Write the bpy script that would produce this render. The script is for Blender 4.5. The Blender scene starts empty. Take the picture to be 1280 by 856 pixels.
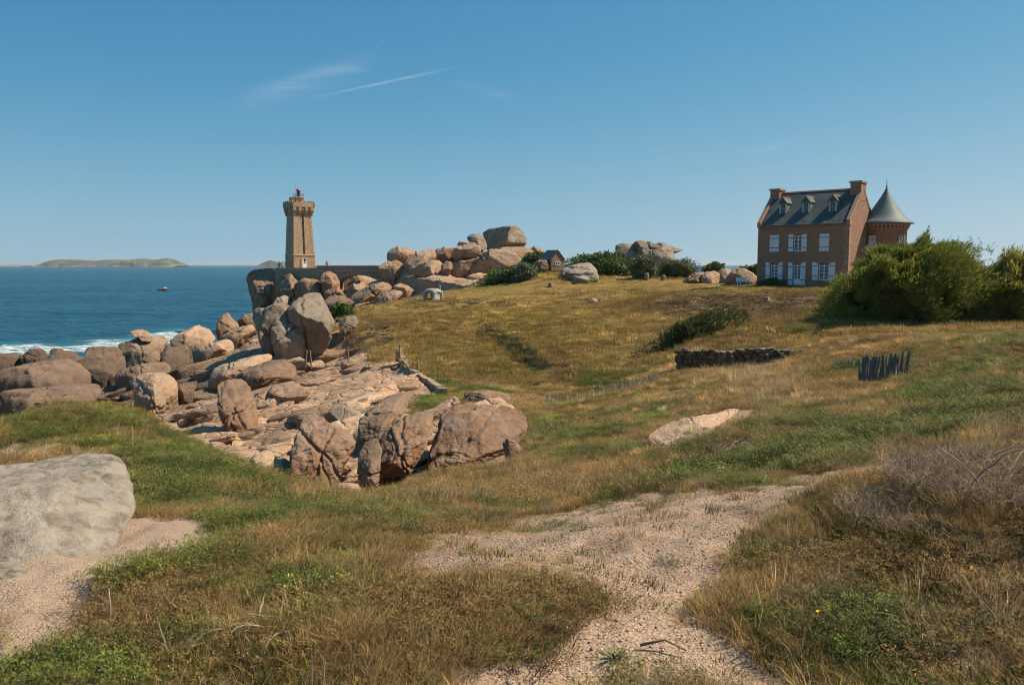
import bpy, bmesh, math, random
import numpy as np
from mathutils import Vector, Matrix

# ------------------------------------------------------------------ camera, sky, sun, exposure
SC = bpy.context.scene
COL = SC.collection
F, CX, CY = 1000.0, 640.0, 428.0          # photo pixels (1280 x 856)
PITCH, EYE = math.radians(5.54), 13.0     # sea level is z = 0
SUN_AZ, SUN_EL = math.radians(81), math.radians(50)   # azimuth clockwise from +Y (view direction)
rnd = random.Random(7)
nrg = np.random.default_rng(11)

cam_d = bpy.data.cameras.new('camera')
cam = bpy.data.objects.new('camera', cam_d); COL.objects.link(cam)
cam.location = (0, 0, EYE); cam.rotation_euler = (math.pi / 2 - PITCH, 0, 0)
cam_d.sensor_width = 36; cam_d.lens = 36 * F / 1280
cam_d.clip_start = 0.05; cam_d.clip_end = 120000
SC.camera = cam

world = bpy.data.worlds.new('World'); SC.world = world; world.use_nodes = True
SKY_RGB = ((.61, 1.62), (1.61, .78), (2.72, .45))     # gain and power per channel
def build_world():
    nt = world.node_tree; nt.nodes.clear(); N = nt.nodes.new; L = nt.links.new
    out = N('ShaderNodeOutputWorld'); bg = N('ShaderNodeBackground')
    sky = N('ShaderNodeTexSky'); sky.sky_type = 'NISHITA'; sky.sun_disc = False
    sky.sun_elevation = SUN_EL; sky.sun_rotation = SUN_AZ
    sky.altitude = 0; sky.air_density = 1.0; sky.dust_density = 0.0; sky.ozone_density = 2.5
    bg.inputs['Strength'].default_value = 0.072
    # thin cirrus wisps and contrails, fixed in direction space
    tc = N('ShaderNodeTexCoord'); sep = N('ShaderNodeSeparateXYZ'); L(tc.outputs['Generated'], sep.inputs[0])
    def mth(op, a, b=None, c=None):
        m = N('ShaderNodeMath'); m.operation = op
        for i, v in enumerate((a, b, c)):
            if v is None: continue
            if isinstance(v, (int, float)): m.inputs[i].default_value = v
            else: L(v, m.inputs[i])
        return m.outputs[0]
    gx = mth('DIVIDE', sep.outputs[0], mth('MAXIMUM', sep.outputs[1], 0.01))    # tan of bearing
    gz = mth('DIVIDE', sep.outputs[2], mth('MAXIMUM', sep.outputs[1], 0.01))
    front = mth('GREATER_THAN', sep.outputs[1], 0.05)
    cmb = N('ShaderNodeCombineXYZ'); L(gx, cmb.inputs[0]); L(gz, cmb.inputs[1])
    total = None
    def tg(px, py):
        v = (CY - py) / F; cp, sp = math.cos(PITCH), math.sin(PITCH)
        y = cp + v * sp; z = -sp + v * cp
        return ((px - CX) / F / y, z / y)
    mp = N('ShaderNodeMapping'); mp.inputs['Rotation'].default_value[2] = -.27; mp.inputs['Scale'].default_value = (.16, 2.6, 1); L(cmb.outputs[0], mp.inputs[0])
    nz = N('ShaderNodeTexNoise'); nz.inputs['Scale'].default_value = 46; nz.inputs['Detail'].default_value = 6; L(mp.outputs[0], nz.inputs['Vector'])
    nn = mth('MULTIPLY', nz.outputs['Fac'], nz.outputs['Fac'])
    # (start, end, half width, strength) of each wisp or trail
    for (a, b, wd, st) in ((tg(385, 124), tg(575, 83), .0014, .26), (tg(300, 122), tg(480, 68), .008, .15), (tg(280, 136), tg(470, 84), .010, .10), (tg(560, 104), tg(650, 123), .005, .10),
                           (tg(935, 192), tg(982, 181), .004, .12), (tg(865, 166), tg(888, 161), .003, .06), (tg(470, 38), tg(482, 58), .0007, .12)):
        dx, dz = b[0] - a[0], b[1] - a[1]; ln = math.hypot(dx, dz); ux, uz = dx / ln, dz / ln
        al = mth('ADD', mth('MULTIPLY', mth('SUBTRACT', gx, a[0]), ux / ln), mth('MULTIPLY', mth('SUBTRACT', gz, a[1]), uz / ln))
        ac = mth('ADD', mth('MULTIPLY', mth('SUBTRACT', gx, a[0]), -uz), mth('MULTIPLY', mth('SUBTRACT', gz, a[1]), ux))
        ac = mth('ADD', ac, mth('MULTIPLY', mth('SUBTRACT', nz.outputs['Fac'], .5), wd * 1.5))
        prof = mth('POWER', 2.718, mth('MULTIPLY', mth('POWER', mth('ABSOLUTE', mth('DIVIDE', ac, wd)), 2.0), -1.0))
        env = mth('MAXIMUM', mth('MULTIPLY', mth('MULTIPLY', al, mth('SUBTRACT', 1.0, al)), 4.0), 0.0)
        m = mth('MULTIPLY', mth('MULTIPLY', prof, env), mth('MULTIPLY', nn, st * 1.9))
        total = m if total is None else mth('ADD', total, m)
    total = mth('MULTIPLY', mth('MINIMUM', total, 0.5), front)
    mix = N('ShaderNodeMix'); mix.data_type = 'RGBA'; L(total, mix.inputs['Factor'])
    hs = N('ShaderNodeHueSaturation'); hs.inputs['Saturation'].default_value = 1.0
    L(sky.outputs[0], hs.inputs['Color'])
    lift = N('ShaderNodeCombineXYZ'); L(sep.outputs[0], lift.inputs[0]); L(sep.outputs[1], lift.inputs[1]); L(mth('ADD', mth('MULTIPLY', mth('POWER', mth('ABSOLUTE', sep.outputs[2]), 1.7), 3.2), .16), lift.inputs[2])
    nrm = N('ShaderNodeVectorMath'); nrm.operation = 'NORMALIZE'; L(lift.outputs[0], nrm.inputs[0]); L(nrm.outputs[0], sky.inputs['Vector'])
    # film response of the photograph: deeper blue high up
    sc_ = N('ShaderNodeSeparateColor'); L(hs.outputs[0], sc_.inputs[0]); cc_ = N('ShaderNodeCombineColor')
    for i_, (k_, g_) in enumerate(SKY_RGB): L(mth('MULTIPLY', mth('POWER', sc_.outputs[i_], g_), k_), cc_.inputs[i_])
    L(cc_.outputs[0], mix.inputs['A']); mix.inputs['B'].default_value = (9.5, 10.0, 10.6, 1)
    L(mix.outputs['Result'], bg.inputs['Color']); L(bg.outputs[0], out.inputs[0])
build_world()
world.cycles.sampling_method = 'MANUAL'; world.cycles.sample_map_resolution = 512

sun_d = bpy.data.lights.new('sun', 'SUN'); sun_d.energy = 5.0; sun_d.angle = math.radians(0.53); sun_d.color = (1.0, .87, .69)
sun = bpy.data.objects.new('sun', sun_d); COL.objects.link(sun); sun.location = (60, 10, 90)
sv = Vector((math.sin(SUN_AZ) * math.cos(SUN_EL), math.cos(SUN_AZ) * math.cos(SUN_EL), math.sin(SUN_EL)))
sun.rotation_euler = sv.to_track_quat('Z', 'Y').to_euler()

SC.view_settings.view_transform = 'Standard'; SC.view_settings.look = 'None'
SC.view_settings.exposure = 0.5; SC.view_settings.gamma = 1.0; SC.view_settings.use_curve_mapping = False
SC.render.engine = 'CYCLES'
SC.cycles.max_bounces = 6; SC.cycles.diffuse_bounces = 3; SC.cycles.glossy_bounces = 2; SC.cycles.transmission_bounces = 3
SC.cycles.transparent_max_bounces = 6; SC.cycles.volume_bounces = 0
SC.cycles.filter_width = 1.1
SC.cycles.use_denoising = True; SC.cycles.use_fast_gi = False
SC.cycles.sample_clamp_indirect = 6

# ------------------------------------------------------------------ pixels <-> places
cp_, sp_ = math.cos(PITCH), math.sin(PITCH)
def ray(px, py):
    u, v = (px - CX) / F, (CY - py) / F
    return np.array([u, cp_ + v * sp_, -sp_ + v * cp_])
def P(px, py, Y):                       # the point at forward distance Y on a pixel's ray
    d = ray(px, py); return np.array([0, 0, EYE]) + d * (Y / d[1])
def proj(x, y, z):
    zz = z - EYE; dep = y * cp_ - zz * sp_
    dep = np.where(dep < 1e-3, 1e-3, dep)
    return CX + F * x / dep, CY - F * (y * sp_ + zz * cp_) / dep
def inpoly(px, py, poly):
    px = np.asarray(px); py = np.asarray(py); r = np.zeros(px.shape, bool); n = len(poly)
    for i in range(n):
        (x0, y0), (x1, y1) = poly[i], poly[(i + 1) % n]
        if y0 == y1: continue
        c = ((y0 > py) != (y1 > py)) & (px < (x1 - x0) * (py - y0) / (y1 - y0) + x0)
        r ^= c
    return r

# ------------------------------------------------------------------ numpy noise
def _h(i, j, k, s):
    n = (i.astype(np.int64) * 374761393 + j.astype(np.int64) * 668265263 + k.astype(np.int64) * 2147483647 + s * 974634777) & 0x7fffffff
    n = ((n ^ (n >> 13)) * 1274126177) & 0x7fffffff
    n = ((n ^ (n >> 15)) * 1103515245) & 0x7fffffff
    return ((n ^ (n >> 16)) & 0xffff) / 32767.5 - 1.0
def vnoise(p, s=0):                     # p (N,3) -> [-1,1]
    f = np.floor(p); t = p - f; t = t * t * t * (t * (t * 6 - 15) + 10); i, j, k = f[:, 0], f[:, 1], f[:, 2]
    r = 0
    for a in (0, 1):
        for b in (0, 1):
            for c in (0, 1):
                w = (t[:, 0] if a else 1 - t[:, 0]) * (t[:, 1] if b else 1 - t[:, 1]) * (t[:, 2] if c else 1 - t[:, 2])
                r = r + w * _h(i + a, j + b, k + c, s)
    return r
def fbm(p, o=4, s=0, g=.5):
    r = 0; a = 1; q = p.copy()
    for n in range(o):
        r = r + a * vnoise(q, s + n * 17); a *= g; q = q * 2.03 + 5.7
    return r
def fbm2(x, y, sc, o=4, s=0):
    return fbm(np.stack([x * sc, y * sc, np.zeros_like(x) + .37], 1), o, s)
def smooth(a, b, x):
    t = np.clip((x - a) / (b - a), 0, 1); return t * t * (3 - 2 * t)

# ------------------------------------------------------------------ object helpers
def mesh_obj(name, v, f, mat=None, parent=None, loc=None, smooth_=False, rot=None):
    me = bpy.data.meshes.new(name)
    v = np.asarray(v, float)
    me.from_pydata(v.tolist(), [], f if isinstance(f, list) else f.tolist())
    if mat is not None: me.materials.append(mat)
    if smooth_: me.polygons.foreach_set('use_smooth', [True] * len(me.polygons))
    me.update()
    o = bpy.data.objects.new(name, me); COL.objects.link(o)
    if parent is not None: o.parent = parent
    if loc is not None: o.location = loc
    if rot is not None: o.rotation_euler = rot
    return o
def fast_mesh(name, v, tri, mat, parent=None, smooth_=True, n=3):
    me = bpy.data.meshes.new(name); v = np.asarray(v, np.float32); tri = np.asarray(tri, np.int32)
    me.vertices.add(len(v)); me.vertices.foreach_set('co', v.ravel())
    me.loops.add(tri.size); me.loops.foreach_set('vertex_index', tri.ravel())
    me.polygons.add(len(tri)); me.polygons.foreach_set('loop_start', np.arange(len(tri), dtype=np.int32) * n)
    me.polygons.foreach_set('loop_total', np.full(len(tri), n, np.int32))
    me.polygons.foreach_set('use_smooth', np.full(len(tri), smooth_, bool))
    me.update(calc_edges=True)
    if mat is not None: me.materials.append(mat)
    if name is None: return me
    o = bpy.data.objects.new(name, me); COL.objects.link(o)
    if parent is not None: o.parent = parent
    return o
def empty(name, loc, rz=0, label=None, cat=None, group=None):
    o = bpy.data.objects.new(name, None); COL.objects.link(o); o.location = loc; o.rotation_euler = (0, 0, rz); o.empty_display_size = .2
    tag(o, label, cat, group); return o
def tag(o, label=None, cat=None, group=None, kind=None):
    if label: o['label'] = label
    if cat: o['category'] = cat
    if group: o['group'] = group
    if kind: o['kind'] = kind
    return o
class MB:
    """collects boxes, prisms and tubes into one mesh"""
    def __init__(s): s.v = []; s.f = []
    def add(s, v, f):
        b = len(s.v); s.v += [tuple(map(float, q)) for q in v]; s.f += [tuple(i + b for i in q) for q in f]; return s
    def box(s, x0, x1, y0, y1, z0, z1, M=None):
        v = [(x, y, z) for z in (z0, z1) for y in (y0, y1) for x in (x0, x1)]
        if M is not None: v = [tuple(M @ Vector(q)) for q in v]
        return s.add(v, [(0, 2, 3, 1), (4, 5, 7, 6), (0, 1, 5, 4), (2, 6, 7, 3), (0, 4, 6, 2), (1, 3, 7, 5)])
    def prism_y(s, poly, y0, y1):          # polygon in xz, extruded along y
        n = len(poly); v = [(x, y0, z) for x, z in poly] + [(x, y1, z) for x, z in poly]
        return s.add(v, [tuple(range(n)), tuple(range(2 * n - 1, n - 1, -1))] + [(i, i + n, (i + 1) % n + n, (i + 1) % n) for i in range(n)])
    def prism_x(s, poly, x0, x1):          # polygon in yz, extruded along x
        n = len(poly); v = [(x0, y, z) for y, z in poly] + [(x1, y, z) for y, z in poly]
        return s.add(v, [tuple(range(n - 1, -1, -1)), tuple(range(n, 2 * n))] + [(i, (i + 1) % n, (i + 1) % n + n, i + n) for i in range(n)])
    def lathe(s, prof, n=24, cx=0, cy=0, a0=0, a1=2 * math.pi):
        full = abs(a1 - a0 - 2 * math.pi) < 1e-6; m = n if full else n + 1
        v = [(cx + r * math.cos(a0 + (a1 - a0) * i / n), cy + r * math.sin(a0 + (a1 - a0) * i / n), z) for r, z in prof for i in range(m)]
        f = []
        for k in range(len(prof) - 1):
            for i in range(n if full else n):
                j = (i + 1) % m if full else i + 1
                f.append((k * m + i, k * m + j, (k + 1) * m + j, (k + 1) * m + i))
        return s.add(v, f)
    def tube(s, pts, r0, r1=None, n=6):
        r1 = r0 if r1 is None else r1; pts = [Vector(p) for p in pts]; v = []; k = len(pts)
        for i, p in enumerate(pts):
            t = (pts[min(i + 1, k - 1)] - pts[max(i - 1, 0)]).normalized()
            a = t.orthogonal().normalized(); b = t.cross(a); r = r0 + (r1 - r0) * i / max(1, k - 1)
            v += [p + (a * math.cos(2 * math.pi * j / n) + b * math.sin(2 * math.pi * j / n)) * r for j in range(n)]
        f = [(i * n + j, i * n + (j + 1) % n, (i + 1) * n + (j + 1) % n, (i + 1) * n + j) for i in range(k - 1) for j in range(n)]
        f += [tuple(range(n - 1, -1, -1)), tuple(range((k - 1) * n, k * n))]
        return s.add(v, f)
    def build(s, name, mat, parent=None, smooth_=False, loc=None, rot=None):
        return mesh_obj(name, s.v, s.f, mat, parent, loc, smooth_, rot)

# ------------------------------------------------------------------ materials
class NT:
    def __init__(s, name):
        s.m = bpy.data.materials.new(name); s.m.use_nodes = True; s.t = s.m.node_tree
        s.b = s.t.nodes['Principled BSDF']; s.out = s.t.nodes['Material Output']
    def n(s, t, **k):
        q = s.t.nodes.new('ShaderNode' + t)
        for a, b in k.items(): setattr(q, a, b)
        return q
    def set(s, sock, v):
        if isinstance(v, bpy.types.NodeSocket): s.t.links.new(v, sock)
        elif isinstance(v, (tuple, list)) and len(v) == 3 and sock.type == 'RGBA': sock.default_value = (*v, 1)
        else: sock.default_value = v
    def math(s, op, a, b=0.0, clamp=False):
        q = s.n('Math', operation=op, use_clamp=clamp); s.set(q.inputs[0], a); s.set(q.inputs[1], b); return q.outputs[0]
    def noise(s, vec, scale, detail=4, rough=.55, dist=0, out='Fac', dims='3D'):
        q = s.n('TexNoise', noise_dimensions=dims); s.t.links.new(vec, q.inputs['Vector']); q.inputs['Scale'].default_value = scale
        q.inputs['Detail'].default_value = detail; q.inputs['Roughness'].default_value = rough; q.inputs['Distortion'].default_value = dist
        return q.outputs[out]
    def ramp(s, f, a, b):                  # linear remap clamp
        q = s.n('MapRange'); s.set(q.inputs[0], f); s.set(q.inputs[1], a); s.set(q.inputs[2], b); return q.outputs[0]
    def mix(s, f, a, b, mode='MIX'):
        q = s.n('Mix', data_type='RGBA', blend_type=mode); s.set(q.inputs['Factor'], f); s.set(q.inputs['A'], a); s.set(q.inputs['B'], b)
        return q.outputs['Result']
    def cramp(s, f, stops):
        q = s.n('ValToRGB'); s.set(q.inputs[0], f); e = q.color_ramp.elements
        while len(e) < len(stops): e.new(.5)
        for i, (p, c) in enumerate(stops): e[i].position = p; e[i].color = (*c, 1)
        return q.outputs[0]
    def mapping(s, vec, scale=(1, 1, 1), rot=(0, 0, 0), loc=(0, 0, 0)):
        q = s.n('Mapping'); s.t.links.new(vec, q.inputs[0]); q.inputs['Scale'].default_value = scale; q.inputs['Rotation'].default_value = rot
        q.inputs['Location'].default_value = loc; return q.outputs[0]
    def pos(s): return s.n('NewGeometry').outputs['Position']
    def obj(s): return s.n('TexCoord').outputs['Object']
    def bump(s, h, strength=.5, dist=.1, normal=None):
        q = s.n('Bump'); q.inputs['Strength'].default_value = strength; q.inputs['Distance'].default_value = dist; s.set(q.inputs['Height'], h)
        if normal is not None: s.t.links.new(normal, q.inputs['Normal'])
        return q.outputs[0]
    def fin(s, col, rough=.85, normal=None, spec=.3, metal=0):
        s.set(s.b.inputs['Base Color'], col); s.set(s.b.inputs['Roughness'], rough); s.b.inputs['Specular IOR Level'].default_value = spec
        s.b.inputs['Metallic'].default_value = metal
        if normal is not None: s.t.links.new(normal, s.b.inputs['Normal'])
        return s.m

def rock_mat(name, tones, lichen=.3, lichen_col=(.30, .285, .25), sc=1.0, bump=.75, dark=.35, joints=0, crackw=.22):
    t = NT(name); p = t.pos(); oi = t.n('ObjectInfo')
    big = t.noise(p, .45 * sc, 3, .6, .4); mid = t.noise(p, 2.2 * sc, 4, .65); fine = t.noise(p, 14 * sc, 3, .7)
    c = t.cramp(t.ramp(t.math('ADD', t.math('MULTIPLY', big, .65), t.math('MULTIPLY', mid, .35)), .32, .68), [(0, tones[0]), (.45, tones[1]), (1, tones[2])])
    # stained streaks, drawn out downwards
    st = t.noise(t.mapping(p, (1.4 * sc, 1.4 * sc, .25 * sc)), 1.0, 2, .6)
    c = t.mix(t.math('MULTIPLY', t.ramp(st, .54, .70), dark), c, tuple(q * .45 for q in tones[0]))
    nz = t.n('SeparateXYZ'); t.t.links.new(t.n('NewGeometry').outputs['Normal'], nz.inputs[0])
    li = t.noise(p, 1.3 * sc, 4, .7, .6)
    lm = t.math('MULTIPLY', t.ramp(t.math('ADD', li, t.math('MULTIPLY', nz.outputs[2], .10)), .50, .66), lichen)
    c = t.mix(lm, c, lichen_col)
    hv = t.n('HueSaturation'); t.set(hv.inputs['Value'], t.math('ADD', t.math('MULTIPLY', oi.outputs['Random'], .32), .84)); t.set(hv.inputs['Color'], c)
    c = t.mix(t.math('MULTIPLY', t.ramp(fine, .35, .75), .22), hv.outputs[0], tuple(min(1, q * 1.2) for q in tones[2]))
    # black tide stain on the lowest rocks of the shore
    zs = t.n('SeparateXYZ'); t.set(zs.inputs[0], p)
    c = t.mix(t.math('MULTIPLY', t.ramp(t.math('SUBTRACT', t.math('MULTIPLY', mid, 4.5), zs.outputs[2]), -2.2, .6), .62), c, (.055, .040, .030))
    # fine joints drawn out along the bedding
    jn = t.noise(t.mapping(p, (.22 * sc, .22 * sc, .9 * sc), (.25, .45, .3)), 1.0, 3, .55, .4)
    crack = t.ramp(t.math('ABSOLUTE', t.math('SUBTRACT', jn, .5)), 0.0, .022)
    h = t.math('ADD', t.math('ADD', t.math('MULTIPLY', mid, .8), t.math('MULTIPLY', fine, .22)), t.math('MULTIPLY', crack, crackw))
    if joints:      # blocky fractures of the bedrock
        vo = t.n('TexVoronoi', feature='DISTANCE_TO_EDGE'); vo.inputs['Scale'].default_value = joints; vo.inputs['Randomness'].default_value = .85; t.set(vo.inputs['Vector'], t.mapping(p, (.45, .9, 1.6), (.15, -.25, .35)))
        h = t.math('ADD', h, t.math('MULTIPLY', t.ramp(vo.outputs['Distance'], 0.0, .05), .5))
    return t.fin(c, .9, t.bump(h, bump, .22 / sc), .2)

PINK = ((.085, .043, .022), (.215, .117, .063), (.31, .183, .107))
TAN = ((.17, .098, .055), (.36, .225, .135), (.48, .32, .20))
BROWN = ((.075, .046, .030), (.18, .108, .066), (.29, .185, .115))
GREY = ((.10, .073, .048), (.225, .168, .115), (.32, .248, .175))
M_PINK = rock_mat('pink_granite', PINK, .25)
M_TAN = rock_mat('tan_granite', TAN, .2)
M_BROWN = rock_mat('brown_granite', BROWN, .3, (.19, .17, .14))
M_GREY = rock_mat('grey_lichened_granite', GREY, .5, (.28, .238, .185))
M_FAR = rock_mat('far_granite', ((.14, .078, .045), (.29, .175, .105), (.39, .26, .165)), .3, sc=.6)
M_FARGREY = rock_mat('far_grey_granite', GREY, .45, sc=.6)
M_LICHEN = rock_mat('white_lichen_granite', ((.055, .045, .034), (.19, .155, .118), (.33, .275, .21)), .5, (.40, .36, .295), sc=4.2, bump=1.0, dark=.6, crackw=.05)
TAN2 = tuple(tuple(q * 1.15 for q in c_) for c_ in TAN)
M_JP = rock_mat('jointed_pink_granite', ((.13, .072, .040), (.31, .185, .108), (.42, .27, .165)), .2, joints=1.1); M_JT = rock_mat('jointed_tan_granite', TAN2, .15, joints=.9); M_JB = rock_mat('jointed_brown_granite', BROWN, .2, joints=1.2)
ROCKM = dict(p=M_PINK, t=M_TAN, b=M_BROWN, g=M_GREY, f=M_FAR, h=M_FARGREY, l=M_LICHEN)
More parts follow.
